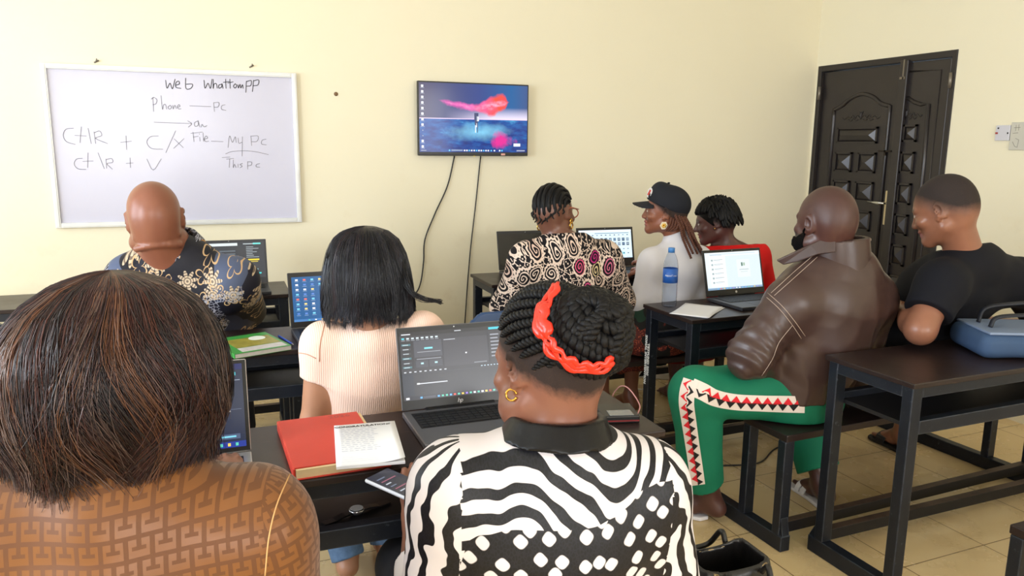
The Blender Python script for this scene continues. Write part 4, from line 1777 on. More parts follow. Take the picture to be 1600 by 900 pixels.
def leather_mat():
    t = NT('brown_leather')
    o = t.coords()
    n = t.noise(o, 6.0, 4.0)
    c = t.mix(n, (54, 38, 36), (72, 52, 47))
    fold = t.noise(t.mapped(o, (3, 3, 1.8), rot=(.5, .7, 0)), 2.4, 3.0, 0.5)
    gr = t.voro(o, 420.0, 'F1')
    t.bump(t.math('ADD', t.math('MULTIPLY', fold, 1.0), t.math('MULTIPLY', gr, 0.02)), 0.30, 0.014)
    return t.done(c, 0.36, 0, 0.5)


def fabric(name, col, rough=0.8, var=0.06, bump=0.15, bs=26.0, bd=0.004, spec=0.3):
    return mat(name, col, rough, 0, spec, var, 10.0, bump, bs, bd)


# ------------------------------------------------------------------ bob hair made of locks
def bob_hair(P, top, prof, front_cut, n_lock, per, mess, palette, name, label, m, drift=(0, 0), seed=1, width=0.0011, flick=0.0, yaw=0.0, shell_col=(24, 17, 16), ragged=0.06, wmul=1.0, depthf=0.92, streak=False):
    """prof: list of (drop below the top, half width); hair falls over it all round except the face side"""
    rg = np.random.RandomState(seed)
    top = np.asarray(top, float)
    zz = np.array([p[0] for p in prof])
    rr = np.array([p[1] for p in prof])
    zmax = zz[-1]
    fwd = np.array([sin(radians(yaw)), cos(radians(yaw)), 0])
    rt = np.array([fwd[1], -fwd[0], 0])
    # arc-length table of the profile
    sl = np.concatenate([[0], np.cumsum(np.hypot(np.diff(zz), np.diff(rr)))])
    K = 15
    drift = np.asarray(list(drift) + [0], float)

    def pos(ang, s, rho):
        """ang from straight back, s 0..1 along the profile"""
        a = s * sl[-1]
        z = np.interp(a, sl, zz)
        r = np.interp(a, sl, rr) * rho
        zf = (z / zmax)[..., None]
        return top + (np.sin(ang) * r)[..., None] * rt - (np.cos(ang) * r * depthf)[..., None] * fwd - z[..., None] * V(0, 0, 1) + zf * (drift[0] * rt + drift[1] * fwd)
    la = rg.uniform(-front_cut, front_cut, n_lock)
    lrho = rg.uniform(0.9, 1.03, n_lock)
    lend = 1.0 + rg.normal(0, ragged, n_lock)
    lph = 3.0 * np.sin(1.7 * la + .6) + rg.normal(0, .45, n_lock)        # neighbouring locks wave together
    lfreq = 5.0 + 1.6 * np.sin(2.3 * la) + rg.normal(0, .4, n_lock)
    lcol = rg.choice(len(palette), n_lock, p=np.array([w for _, w in palette]) / sum(w for _, w in palette))
    if streak:                                 # lighter dyed streaks gather in bands
        hot = np.sin(6 * la + .5) + .7 * np.sin(17 * la + 2) > .95
        lcol[hot] = rg.choice([3, 4, 4, 5, 2], hot.sum())
    S = np.linspace(0.0, 1.0, K)
    out, wid, cols = [], [], []
    for i in range(n_lock):
        da = rg.normal(0, 0.085, per)
        drho = rg.normal(0, 0.025, per)
        conv = 1 - 0.55 * S ** 1.4
        ang = la[i] + da[:, None] * conv[None] + mess * (0.16 * np.sin(lph[i] + lfreq[i] * S)[None] * S[None] + rg.normal(0, 0.03, (per, 1)) * np.sin(rg.uniform(0, 6, (per, 1)) + S[None] * rg.uniform(3, 9, (per, 1))) * S[None])
        ends = lend[i] * (1 + rg.normal(0, 0.02, (per, 1)))
        s = 0.004 + rg.uniform(0, .03, (per, 1)) + S[None] * ends
        rho = lrho[i] + mess * .012 * np.sin(lph[i] * 2.3 + lfreq[i] * 1.3 * S)[None] * S[None] + drho[:, None] * conv[None] + mess * rg.normal(0, 0.018, (per, 1)) * S[None] ** 2 + flick * S[None] ** 6
        p = pos(ang, np.minimum(s, 1.0), rho)
        over = np.maximum(s - 1.0, 0) * sl[-1]
        p[..., 2] -= over
        out.append(p)
        wid.append(np.tile(width * wmul * (1 - 0.55 * S ** 2), (per, 1)) * rg.uniform(.7, 1.3, (per, 1)))
        base = np.array(s2l(palette[lcol[i]][0]))
        c = np.tile(base, (per, 1)) * rg.uniform(.75, 1.25, (per, 1))
        c[:, 3] = 1
        cols.append(c)
    v, f, c = strand_mesh(np.concatenate(out), np.concatenate(wid), np.concatenate(cols))
    # dense under-layer
    Sx = Solid()

    def shell(Q):
        q = Q - top
        z = -q[:, 2]
        zf = np.clip(z / zmax, 0, 1)[:, None]
        q = q - zf * (drift[0] * rt + drift[1] * fwd)
        x, y = q @ rt, q @ fwd / depthf
        R = np.interp(z, zz, rr * 0.93, left=0.0)
        return np.maximum(np.maximum(np.hypot(x, y) - R, z - zmax * 0.93), -z + .013) * 0.8
    Sx.fn(shell, bb=(top + V(-.2, -.2, 0), top + V(.2, .2, -zmax)))
    Sx.plane(top + fwd * 0.045, fwd)
    sv, sq = Sx.mesh(0.008, slack=0.06)
    nv = len(v)
    v = np.concatenate([v, sv])
    f = np.concatenate([f, sq + nv])
    c = np.concatenate([c, np.tile(np.array(s2l(shell_col)), (len(sv), 1))])
    o = link_mesh(name, v - P.B, f, m, P.root, True)
    set_attr(o, 'tone', c, 'FLOAT_COLOR')
    if label:
        o['label'] = label
    return o


SK_DARK = (92, 60, 48)

# ================================================================== woman in the brown jacket (front left)
hd = Head(at(180, 578, 1.06), 4, -6)
P = Person('woman with reddish brown bob and brown patterned jacket seen from behind, front left', (-.11, 1.12, 0),
           skin_mat('skin_brown_woman', (120, 78, 60)), hd, at(172, 748, 1.04),
           (at(-52, 822, 1.02), at(388, 822, 1.07)), (at(-120, 1090, 1.10), at(458, 1075, 1.14)), ((-.34, 1.46, .83), (.0, 1.46, .83)),
           (-.11, 1.17, .56), ((-.22, 1.66, .48), (.0, 1.66, .48)), ((-.2, 1.72, .09), (.0, 1.74, .09)), 0.10,
           [(.185, .14), (.165, .12), (.18, .125), (.12, .08)], 1.06, curl=.35, seat='C')
P.body(0.008)
S = Solid()
P.add_torso(S, 0.020)
S.cone(P.neck - V(0, 0, .04), P.neck + V(0, 0, .015), .085, .070, .03)
for i in (0, 1):
    P.add_arm(S, i, .020, 1.9)
S.fn(lambda Q: waves(Q * V(1, 1, .6), 38, 3) * .004, 'off')
S.plane((0, 0, .52), (0, 0, -1))


def bw_pat(v):
    return [(0.0, P.torso_pat(v))] + P.sleeve_pats(v, (.03, .03))


jacket = P.cloth('jacket', S, 0.007, lattice_mat(), None, bw_pat)
tr = surface_tree(jacket)
M_SEAM_BROWN = mat('brown_thread', (206, 160, 104), 0.7)
mb = MB()
for line in ([(452, 742), (432, 790), (420, 840), (414, 899)],):
    pts = []
    for q in smooth_path([V(a, b, 0) for a, b in line], 6):
        h, n = cast(tr, q[0], q[1])
        if h is not None:
            pts.append(h + n * .0008 - P.B)
    mb.tube(pts, .0011, 5)
mb.build('sleeve_seam', M_SEAM_BROWN, P.root, True)
S = Solid()
for i in (0, 1):
    P.add_leg(S, i, .014, .95)
S.eseg(P.pel - V(0, 0, .02), P.pel + V(0, 0, .08), P.pr, (.19, .15), (.18, .135), .03)
P.cloth('trousers', S, .012, fabric('dark_trousers_cloth', (30, 30, 40)))
BWH = [((34, 18, 19), 5), ((44, 23, 23), 5), ((58, 29, 26), 3.4), ((74, 38, 29), 1.5), ((104, 66, 44), .6), ((100, 80, 72), .6), ((25, 15, 17), 4)]
bob_hair(P, hd.c + V(.006, -.012, .141), [(0, 0), (.004, .028), (.017, .066), (.044, .102), (.08, .127), (.115, .141), (.155, .149), (.195, .148), (.236, .132)], 2.5, 900, 20, 2.0, BWH,
         'hair', 'reddish brown straight bob with lighter streaks', hair_mat('brown_hair', 0.36), drift=(-.014, 0.0), seed=4, width=.00062, yaw=4, shell_col=(26, 16, 16), ragged=.05, streak=True)

# ================================================================== woman in zebra shirt
hd = Head(at(858, 566, 1.30), -17, -14, 2, 1.0)
P = Person('woman in zebra print shirt with braided bun tied with red scarf', (.5, 1.17, 0),
           skin_mat('skin_zebra_woman', (140, 92, 74), (140, 80, 74), rough=.36, hair=(.002, .62, -.066, .014, .030, .96)), hd, at(872, 694, 1.28),
           (at(716, 760, 1.28), at(1000, 754, 1.33)), (at(668, 985, 1.34), at(1052, 985, 1.42)), (at(652, 812, 1.60), (.70, 1.58, .83)),
           (.5, 1.18, .56), ((.39, 1.70, .48), (.61, 1.70, .48)), ((.42, 1.75, .09), (.62, 1.78, .09)), .105,
           [(.20, .15), (.17, .125), (.175, .12), (.10, .075)], 1.04, .060, headkw=dict(jowl=.004), palm=[V(.3, .1, 1), V(0, 0, -1)], curl=.45, seat='C')


P.body(0.005)
S = Solid()
P.add_torso(S, 0.016)
for i in (0, 1):
    P.add_arm(S, i, .016, 1.55)
S.fn(lambda Q: waves(Q * V(1, 1, .7), 34, 8) * .0035, 'off')
S.plane((0, 0, .5), (0, 0, -1))
S.cone(P.neck - V(0, 0, .03), hd.w(0, -.02, -.05), .062, .060, .004, 'sub')


def zw_pat(v):
    o = P.torso_pat(v)
    o[:, 2] = 0
    return [(0.0, o)] + P.sleeve_pats(v, (.002, .03), 1.0)


shirt = P.cloth('shirt', S, 0.005, zebra_mat(), None, zw_pat)
# satin stand-up collar
S = Solid()
nk = P.neck
cax = nrm(hd.w(0, -.02, -.06) - (nk - V(0, 0, .05)))


def collar_fn(Q, c0=None, ax=None, r0=.078, r1=.068, h0=-.035, h1=.038, th=.005):
    q = Q - c0
    s = q @ ax
    rad = np.linalg.norm(q - s[:, None] * ax, axis=1)
    R = r0 + (r1 - r0) * np.clip((s - h0) / (h1 - h0), 0, 1)
    return np.maximum(np.abs(rad - R) - th, np.maximum(s - h1, h0 - s)) * .9


S.fn(lambda Q: collar_fn(Q, nk + V(0, .006, .022), cax, .094, .073, -.014, .026, .006), bb=(nk - .12, nk + .12))
S.fn(lambda Q: waves(Q * V(.6, .6, 1.6), 40, 2) * .0015, 'off')
P.cloth('collar', S, .0045, mat('black_satin', (7, 7, 11), 0.36, 0, 0.3, bump=.25, bscale=40, bdist=.004), 'black satin stand-up collar', slack=.05)
S = Solid()
for i in (0, 1):
    P.add_leg(S, i, .014, .95)
S.eseg(P.pel - V(0, 0, .02), P.pel + V(0, 0, .06), P.pr, (.21, .16), (.195, .145), .03)
P.cloth('trousers', S, .012, fabric('black_trousers_cloth', (22, 22, 28)))
# cornrow twists running back to the bun
mb = MB()
bunc = at(921, 520, 1.215)
bl = hd.loc(bunc[None])[0]


def scalp(u, w, off=0.0):
    """u: 0 at the hairline .. 1 at the back; w: -1 left .. 1 right"""
    return None


SC, SR = V(0, -.014, .034), V(.080, .104, .096)


def on_scalp(d, off=0.0):
    d = nrm(d)
    k = 1 / sqrt((d[0] / SR[0]) ** 2 + (d[1] / SR[1]) ** 2 + (d[2] / SR[2]) ** 2)
    return SC + d * (k + off)


target = nrm(V(bl[0] * .6, bl[1], bl[2]) - SC)
starts = []
for a in np.linspace(-100, 100, 17):          # hairline over the forehead from ear to ear
    el = 38 * cos(radians(a)) ** 1.0 - 4
    starts.append(V(sin(radians(a)) * cos(radians(el)), cos(radians(a)) * cos(radians(el)), sin(radians(el))))
for a in np.linspace(115, 245, 10):           # behind the ears and the nape
    starts.append(V(sin(radians(a)) * .92, cos(radians(a)) * .92, -.42))
for d0 in starts:
    pts = []
    for s in np.linspace(0, .93, 12):
        d = nrm(d0 * (1 - s) + target * s + V(0, 0, .25) * s * (1 - s))
        pts.append(hd.w(*on_scalp(d, .001)) - P.B)
    rope(mb, pts, .0088, .017, 6, lambda f: .55 + .45 * min(1, f * 4))
hm = mat('black_twist_hair', (13, 12, 14), 0.48, 0, 0.22, bump=.5, bscale=500, bdist=.001)
mb.build('cornrows', hm, P.root, True)
mb = MB()
bax = nrm(hd.R @ V(.12, -.72, .62))           # bun axis, away from the skull
e1 = nrm(np.cross(bax, V(0, 0, 1)))
e2 = np.cross(bax, e1)
BR = .060
rg = np.random.RandomState(3)
for L, (r0, hh) in enumerate([(BR, -.034), (BR * 1.06, -.016), (BR * 1.06, .002), (BR * .98, .019), (BR * .82, .036), (BR * .58, .048), (BR * .32, .055)]):
    pts = []
    for a in np.linspace(0, 2 * pi * 1.04, 26):
        aa = a + L * .8
        pts.append(bunc + (e1 * cos(aa) + e2 * sin(aa)) * (r0 + .003 * sin(3 * aa + L)) + bax * (hh + .008 * sin(aa * 1.0 + L)) - P.B)
    rope(mb, pts, .0128, .022, 7)
for k in range(9):                             # ropes wrapping over the crown of the bun
    a0 = k * .36 - 1.2
    pts = []
    for s in np.linspace(-1.25, 1.25, 16):
        d = bax * cos(s) + (e1 * cos(a0) + e2 * sin(a0)) * sin(s)
        pts.append(bunc + d * V(1, 1, 1) * (.061 if abs(s) < .9 else .063) + (e1 * sin(a0) - e2 * cos(a0)) * .012 * (k % 3 - 1) - P.B)
    rope(mb, pts, .0105, .019, 7)
mb.build('bun', hm, P.root, True)
S = Solid()
S.ell(bunc, (.057, .057, .057), None, .01)
S.cone(bunc, hd.w(*(SC + target * .07)), .05, .05, .02)
P.cloth('bun_core', S, .007, M_BLACKHAIR)
# red satin scarf round the bun
ring = []
sc_px = [(870, 443, 1.21), (858, 468, 1.18), (846, 488, 1.165), (850, 518, 1.15), (862, 543, 1.145), (884, 564, 1.145), (910, 574, 1.15), (938, 574, 1.155), (958, 564, 1.165)]
ring = smooth_path([at(*p) for p in sc_px], 6)
wd = [.010 + .010 * abs(sin(i * .45)) + (.010 if 8 < i < 20 else .0) for i in range(len(ring))]
nn = [nrm(nrm(p - bunc) * .6 - nrm(ray(880, 540)) * .8) for p in ring]
mb = MB()
for k in range(3):
    sh_ = [(k - 1) * .006 + .003 * sin(i * (.7 + .3 * k) + k * 2) for i in range(len(ring))]
    pts = []
    for i, p in enumerate(ring):
        tt = nrm(ring[min(i + 1, len(ring) - 1)] - ring[max(0, i - 1)])
        pts.append(p + np.cross(nn[i], tt) * sh_[i] + nn[i] * .002 * k - P.B)
    mb.tube(pts, [max(.0024, w * .30) for w in wd], 8, flat=.6)
mb.build('hair_scarf', mat('red_satin', (214, 42, 18), 0.32, 0, .6, bump=.3, bscale=60, bdist=.003), P.root, True)
hoop('earring', hd.w(-.082, .006, -.043), .0092, .0020, hd.R @ V(.75, .45, 0), M_GOLD, P.root, P.B, .25)['label'] = 'small twisted gold hoop earring'

# ================================================================== woman in pale pink top
hd = Head(at(572, 428, 2.25), 6, -10, 0, 1.0)
P = Person('woman with straight black bob in pale pink ribbed top, seen from behind', (.37, 2.28, 0),
           skin_mat('skin_pink_woman', (176, 126, 98)), hd, at(584, 520, 2.23),
           (at(506, 536, 2.23), at(660, 520, 2.27)), (at(492, 665, 2.27), at(678, 655, 2.35)), ((.35, 2.68, .83), (.48, 2.70, .83)),
           (.40, 2.30, .56), ((.27, 2.68, .47), (.49, 2.68, .47)), ((.352, 2.50, .104), (.50, 2.55, .108)), .095,
           [(.165, .13), (.125, .10), (.135, .10), (.075, .060)], .88, .048, foot_up=[V(0, .2, .95), V(0, .2, .95)], foot_dir=[V(.1, .97, -.12), V(0.05, .97, -.12)], curl=.35, seat='B')
P.body(0.007)
S = Solid()
P.add_torso(S, 0.008)
for i in (0, 1):
    P.add_arm(S, i, .011, .42)
S.plane((0, 0, .55), (0, 0, -1))


def rib_mat():
    t = NT('pale_pink_rib_knit')
    o = t.coords()
    w = t.n('ShaderNodeTexWave', wave_type='BANDS', bands_direction='X')
    t.put(w.inputs['Vector'], o)
    w.inputs['Scale'].default_value = 55.0
    w.inputs['Distortion'].default_value = .6
    c = t.mix(w.outputs['Fac'], (238, 200, 182), (246, 214, 198))
    t.bump(w.outputs['Fac'], .25, .002)
    return t.done(c, .8, 0, .25)


top = P.cloth('top', S, .006, rib_mat())
tr = surface_tree(top)
mb = MB()
for line in ([(514, 480), (505, 515), (500, 540), (499, 565)], [(460, 551), (478, 553), (494, 560)]):
    pts = []
    for q in smooth_path([V(a, b, 0) for a, b in line], 5):
        h, n = cast(tr, q[0], q[1])
        if h is not None:
            pts.append(h + n * .0008 - P.B)
    if len(pts) > 2:
        mb.tube(pts, .0013, 5)
if mb.v:
    mb.build('seam', mat('seam_tan', (196, 142, 118), .8), P.root, True)
S = Solid()
for i in (0, 1):
    P.add_leg(S, i, .016, .94)
S.eseg(P.pel - V(0, 0, .02), P.pel + V(0, 0, .05), P.pr, (.18, .145), (.165, .13), .03)
M_DENIM = mat('blue_denim', (52, 72, 100), .8, 0, .3, .25, 30, .3, 200, .001)
P.cloth('jeans', S, .009, M_DENIM)
for i in (0, 1):
    S = Solid()
    a, b = lerp(P.kn[i], P.an[i], .80), lerp(P.kn[i], P.an[i], 1.06)
    S.flatcone(a, b, .060, .058)
    S.plane(a, a - b)
    P.cloth('jeans_cuff', S, .006, mat('frayed_denim', (96, 122, 156), .85, 0, .2, .35, 60, .5, 150, .002), 'rolled lighter denim cuff')
bob_hair(P, hd.c + V(.0, -.006, .142), [(0, 0), (.004, .030), (.015, .062), (.04, .090), (.08, .108), (.13, .120), (.18, .126), (.238, .125)], 2.35, 420, 20, .55,
         [((16, 14, 20), 5), ((26, 24, 32), 4), ((40, 38, 48), 1.6), ((44, 30, 34), 1)], 'hair', None, hair_mat('straight_black_hair', .30, .4), seed=9, width=.0008, yaw=6, shell_col=(14, 12, 16), ragged=.06, drift=(.004, .0), flick=.07)

rg = np.random.RandomState(8)
st_ = []
for k in range(46):
    j_ = rg.normal(0, 1, (4, 3)) * V(4, 5, .006)
    ctrl = [V(628, 408, 2.205), V(637, 446, 2.185), V(655, 464, 2.175), V(690, 472, 2.19)]
    st_.append(np.array(smooth_path([at(*(c + j_[n_] * (.5 if n_ < 3 else .35))) for n_, c in enumerate(ctrl)], 5)))
st_ = np.array(st_)
v, f, c = strand_mesh(st_, np.tile(.0012 * np.linspace(1, .4, st_.shape[1]), (len(st_), 1)), np.tile(np.array(s2l((18, 16, 22))), (len(st_), 1)))
lk = link_mesh('hair_lock', v - P.B, f, bpy.data.materials['straight_black_hair'], P.root, True)
set_attr(lk, 'tone', c, 'FLOAT_COLOR')

# ================================================================== bald man in floral shirt
hd = Head(at(243, 343, 2.86), 0, -4, -4, 1.14, 1.04)
P = Person('bald heavy man in dark floral short-sleeved shirt, seen from behind', (-.12, 3.30, 0),
           skin_mat('skin_bald_man', (136, 84, 64), rough=.37), hd, at(268, 395, 2.93),
           (at(208, 436, 2.91), at(362, 441, 2.97)), (at(176, 520, 3.3), at(384, 490, 3.32)), ((-.40, 3.74, .84), (.02, 3.70, .84)),
           (-.12, 3.42, .57), ((-.26, 3.84, .47), (.02, 3.84, .47)), ((-.25, 3.86, .09), (.06, 3.80, .09)), .115,
           [(.215, .165), (.205, .125), (.21, .14), (.135, .09)], 1.17, .082, headkw=dict(jowl=.012, roll=.012), palm=[V(0, 0, -1), V(0, 0, -1)], curl=.35, seat='A')


P.body(0.006)
S = Solid()
P.add_torso(S, 0.022)
for i in (0, 1):
    P.add_arm(S, i, .030, .93)
S.fn(lambda Q: waves(Q * V(1, 1, .6), 26, 5) * .006, 'off')
S.plane((0, 0, .5), (0, 0, -1))
M_FLORAL = floral_mat()
P.cloth('shirt', S, .008, M_FLORAL, None, lambda v: P.torso_pat(v))
S = Solid()
cx_ = nrm(hd.w(0, -.02, -.06) - (P.neck - V(0, 0, .05)))
S.fn(lambda Q: collar_fn(Q, P.neck + V(0, .0, .018), cx_, .118, .102, -.03, .022, .007), bb=(P.neck - .14, P.neck + .14))
P.cloth('collar', S, .006, M_FLORAL, None, lambda v: P.torso_pat(v) * V(1, 1, 1) + V(.2, .3, 0), slack=.05)
S = Solid()
for i in (0, 1):
    P.add_leg(S, i, .016, .95)
S.eseg(P.pel - V(0, 0, .02), P.pel + V(0, 0, .05), P.pr, (.22, .19), (.215, .18), .03)
P.cloth('trousers', S, .011, fabric('navy_trousers_cloth', (24, 26, 36)))
for i in (0, 1):
    S = Solid()
    a = P.an[i]
    S.cone(a + V(0, -.05, -.06), a + V(0, .13, -.062), .042, .040, .03)
    S.cone(a + V(0, -.03, -.01), a + V(0, .05, -.04), .048, .045, .03)
    S.plane((0, 0, .004), (0, 0, -1))
    P.cloth('shoe', S, .007, mat('tan_leather', (150, 98, 56), .5), 'tan brown shoe')

# ================================================================== woman in paisley dress
hd = Head(at(866, 333, 3.42), 54, -6, -6, .98)
P = Person('woman with black cornrows and glasses in paisley dress, seen from behind', (1.42, 3.30, 0),
           skin_mat('skin_paisley_woman', (108, 70, 56), rough=.36), hd, at(882, 377, 3.40),
           (at(824, 408, 3.38), at(942, 404, 3.50)), (at(795, 480, 3.52), at(965, 470, 3.66)), ((1.50, 3.80, .84), (1.72, 3.80, .84)),
           (1.50, 3.30, .57), ((1.50, 3.72, .47), (1.70, 3.72, .47)), ((1.50, 3.68, .09), (1.70, 3.66, .09)), .11,
           [(.22, .18), (.20, .155), (.19, .14), (.115, .085)], 1.08, .058, seat='D')
P.body(0.007)
S = Solid()
P.add_torso(S, 0.018)
for i in (0, 1):
    P.add_arm(S, i, .026, 1.1)
S.eseg(P.pel - V(0, 0, .03), lerp(P.pel, P.neck, .4), P.pr, (.25, .20), (.235, .18), .05)
S.fn(lambda Q: waves(Q * V(1, 1, .6), 26, 15) * .005, 'off')
S.plane((0, 0, .5), (0, 0, -1))
S.plane(P.neck + V(0, 0, .036), V(0, .15, 1))
P.cloth('dress', S, .008, paisley_mat(), None, lambda v: P.torso_pat(v))
S = Solid()
for i in (0, 1):
    S.cone(P.hip[i], P.kn[i] + V(0, .02, 0), .12, .10, .06)
    S.flatcone(P.kn[i], lerp(P.kn[i], P.an[i], .5), .10, .11, .06)
P.cloth('skirt', S, .012, fabric('dark_skirt_cloth', (26, 20, 24)))
mb = MB()
SRp = V(.078, .102, .094)
for k, a in enumerate(np.linspace(-76, 76, 10)):
    ca, sa = cos(radians(a)), sin(radians(a))
    pts, rs = [], []
    for ph in np.linspace(32, 214 - abs(a) * .25, 22):
        c_, s_ = cos(radians(ph)), sin(radians(ph))
        d = V(sa, ca * c_, ca * s_ + .0)
        p = V(0, -.014, .034) + V(d[0] * SRp[0], d[1] * SRp[1], d[2] * SRp[2])
        pts.append(hd.w(*p) - P.B)
        rs.append(.0092 + .0012 * sin(ph * .9))
    e = pts[-1]
    f_ = nrm(hd.R @ V(0, -.6, -1))
    for j in range(1, 5):
        pts.append(e + f_ * .011 * j + hd.R @ V(.006 * sin(j * 1.7 + k), .004 * cos(j + k), 0))
        rs.append(.006 - .0008 * j)
    mb.tube(pts, rs, 8)
mb.build('cornrows', M_BLACKHAIR, P.root, True)
S = Solid()
S.ell(hd.w(0, -.016, .034), V(.0775, .101, .093) * hd.s, hd.R, .01)
S.plane(hd.w(0, .07, .04), hd.R @ V(0, .9, -.35))
S.plane(hd.w(0, -.09, -.045), hd.R @ V(0, -.25, -1))
P.cloth('scalp_hair', S, .007, M_BLACKHAIR)
mb = MB()
M_GLS = mat('tortoise_frame', (170, 84, 50), .3)
mb.tube([hd.w(.083, -.012, .018) - P.B, hd.w(.082, .02, .022) - P.B, hd.w(.070, .104, .018) - P.B], .0028, 6)
mb.tube([hd.w(-.083, -.012, .018) - P.B, hd.w(-.082, .02, .022) - P.B, hd.w(-.070, .104, .018) - P.B], .0028, 6)
for s in (-1, 1):
    mb.tube([hd.w(s * .036 + .031 * cos(a), .112 - .006 * abs(cos(a)), .002 + .022 * sin(a)) - P.B for a in np.linspace(0, 2 * pi, 17)], .0026, 6)
mb.tube([hd.w(-.008, .113, .006) - P.B, hd.w(.008, .113, .006) - P.B], .0024, 6)
gl = mb.build('glasses', M_GLS, P.root, True)
gl['label'] = 'brown framed glasses'
for s in (-1, 1):
    mb = MB()
    for j, (z, r) in enumerate(((-.040, .009), (-.060, .013))):
        c_ = hd.w(s * .085, .004, z)
        u_ = hd.R @ V(0, 1, 0)
        mb.tube([c_ + (u_ * cos(a) + V(0, 0, 1) * sin(a)) * r - P.B for a in np.linspace(0, 2 * pi, 16)], .003, 7)
    mb.build('earring', M_GOLD, P.root, True)['label'] = 'gold linked drop earring'

# ================================================================== woman with black cap
hd = Head(at(1040, 331, 3.86), -54, 2, 0, .98)
P = Person('woman in black cap and white long-sleeved top looking left', (2.08, 3.32, 0),
           skin_mat('skin_cap_woman', (144, 90, 68), (150, 84, 74), rough=.36, hair=(.0, .72, -.055, .012, .02, .95)), hd, at(1064, 380, 3.88),
           (at(1018, 408, 3.84), at(1092, 404, 3.94)), (at(1000, 476, 3.86), at(1084, 482, 3.96)), ((2.15, 3.60, .83), (2.24, 3.70, .85)),
           (2.06, 3.31, .57), ((1.96, 3.74, .47), (2.18, 3.74, .47)), ((1.98, 3.70, .09), (2.16, 3.70, .09)), .10,
           [(.17, .135), (.13, .105), (.145, .105), (.09, .07)], .93, .047, headkw=dict(nose=1.0, lips=1.2), hand_dir=[V(.25, 1, -.05), V(0, 1, 0)], seat='D')
P.body(0.0048)
S = Solid()
P.add_torso(S, 0.008)
for i in (0, 1):
    P.add_arm(S, i, .010, 1.9)
S.flatcone(P.neck - V(0, 0, .03), lerp(P.neck, hd.w(0, -.02, -.06), .55), .066, .058, .03)
S.fn(lambda Q: waves(Q, 40, 25) * .002, 'off')
S.plane((0, 0, .665), (0, 0, -1))
P.cloth('top', S, .007, fabric('white_jersey', (226, 224, 232), .85))
S = Solid()
for i in (0, 1):
    S.cone(P.hip[i], P.kn[i] + V(0, .02, 0), .115, .085, .08)
    S.flatcone(P.kn[i], lerp(P.kn[i], P.an[i], .6), .085, .10, .08)
S.eseg(P.pel - V(0, 0, .03), P.pel + V(0, 0, .08), P.pr, (.185, .155), (.165, .135), .05)
P.cloth('skirt', S, .011, skirt_mat(), 'black skirt with green and orange print')
S = Solid()
S.ell(hd.w(0, -.014, .040), V(.087, .112, .098) * hd.s, hd.R, .02)
S.ell(hd.w(0, .036, .074), V(.068, .054, .078) * hd.s, hd.R, .03)
S.plane(hd.w(0, .05, .044), hd.R @ V(0, .36, -1))
P.cloth('cap', S, .0045, mat('black_cap_twill', (26, 28, 36), .8, 0, .3, bump=.2, bscale=300, bdist=.001), None)
S = Solid()


def visor(Q):
    L = hd.loc(Q)
    x, y, z = L[:, 0], L[:, 1], L[:, 2]
    zs = .050 - .16 * (y - .07) - 5.5 * x * x
    el_ = (np.sqrt((x / .076) ** 2 + ((y - .06) / .112) ** 2) - 1) * .07
    return np.maximum(np.maximum(np.abs(z - zs) - .0034, el_), .055 - y) * .8


S.fn(visor, bb=(hd.w(-.1, .04, -.05), hd.w(.1, .2, .1), hd.w(-.1, .2, .0), hd.w(.1, .04, .1)))
P.cloth('cap_visor', S, .0035, mat('black_visor_twill', (24, 26, 34), .8), None, slack=.05)
mb = MB()
mb.lathe([(.007, -.003), (.007, .002), (.003, .005)], n=10, M=Matrix.Translation(Vector(hd.w(0, -.004, .146) - P.B)))
mb.build('cap_button', M_BLACKCLOTH, P.root, True)
Mx = frame_matrix(hd.w(-.030, .0845, .094) - P.B, hd.R @ V(-.85, -.50, 0), hd.R @ V(0, -.25, 1))
mb = MB()
star = [(.026 * cos(a), .026 * sin(a), 0) for a in np.linspace(0, 2 * pi, 13)[:-1]]
mb.prism(star, (0, 0, .003), 0, Mx)
mb.prism([(-.016, -.012, .003), (.004, -.014, .003), (.014, .012, .003), (-.002, .016, .003)], (0, 0, .0012), 1, Mx)
mb.build('cap_emblem', [mat('white_embroidery', (226, 222, 220), .8), mat('red_embroidery', (190, 60, 50), .8)], P.root)['label'] = 'white and red emblem on the cap front'
mb = MB()
rg = np.random.RandomState(5)
M_TWBROWN = mat('brown_twist_hair', (92, 54, 40), .5, 0, .4, .3, 40, .5, 400, .001)
for k in range(12):
    u = k / 11
    a0 = hd.w(-.064 + .10 * u, -.050 - .04 * sin(u * pi), -.004 + .01 * rg.rand())
    drop = .17 + .05 * rg.rand()
    e = a0 + V(.020 + .016 * u + .012 * rg.rand(), -.035 - .015 * rg.rand(), -drop * .55)
    e2 = a0 + V(.050 + .03 * u + .02 * rg.rand(), -.060 - .02 * rg.rand(), -drop)
    pts = smooth_path([a0 + V(0, .02, .02), a0, lerp(a0, e, .6) + V(0, -.01, 0), e, e2], 5)
    rope(mb, [p - P.B for p in pts], .0092, .020, 6, lambda f: 1 - .35 * f)
for k in range(4):
    a0 = hd.w(-.074, -.035 - .012 * k, -.02 - .006 * k)
    pts = smooth_path([a0, a0 + V(-.012, -.01, -.03), a0 + V(-.028, .004 * k, -.066 + .006 * k)], 5)
    rope(mb, [p - P.B for p in pts], .0062, .015, 6)
mb.build('twists', M_TWBROWN, P.root, True)['label'] = 'brown twisted ponytail'
ec = hd.w(-.089, -.002, -.062)
ex = nrm(hd.R @ V(-.9, -.42, 0))
Mx = frame_matrix(ec - P.B, np.cross(V(0, 0, 1), ex), V(0, 0, 1))
mb = MB()
mb.prism([(.021 * cos(a), .021 * sin(a), 0) for a in np.linspace(0, 2 * pi, 7)[:-1]], (0, 0, .003), 0, Mx)
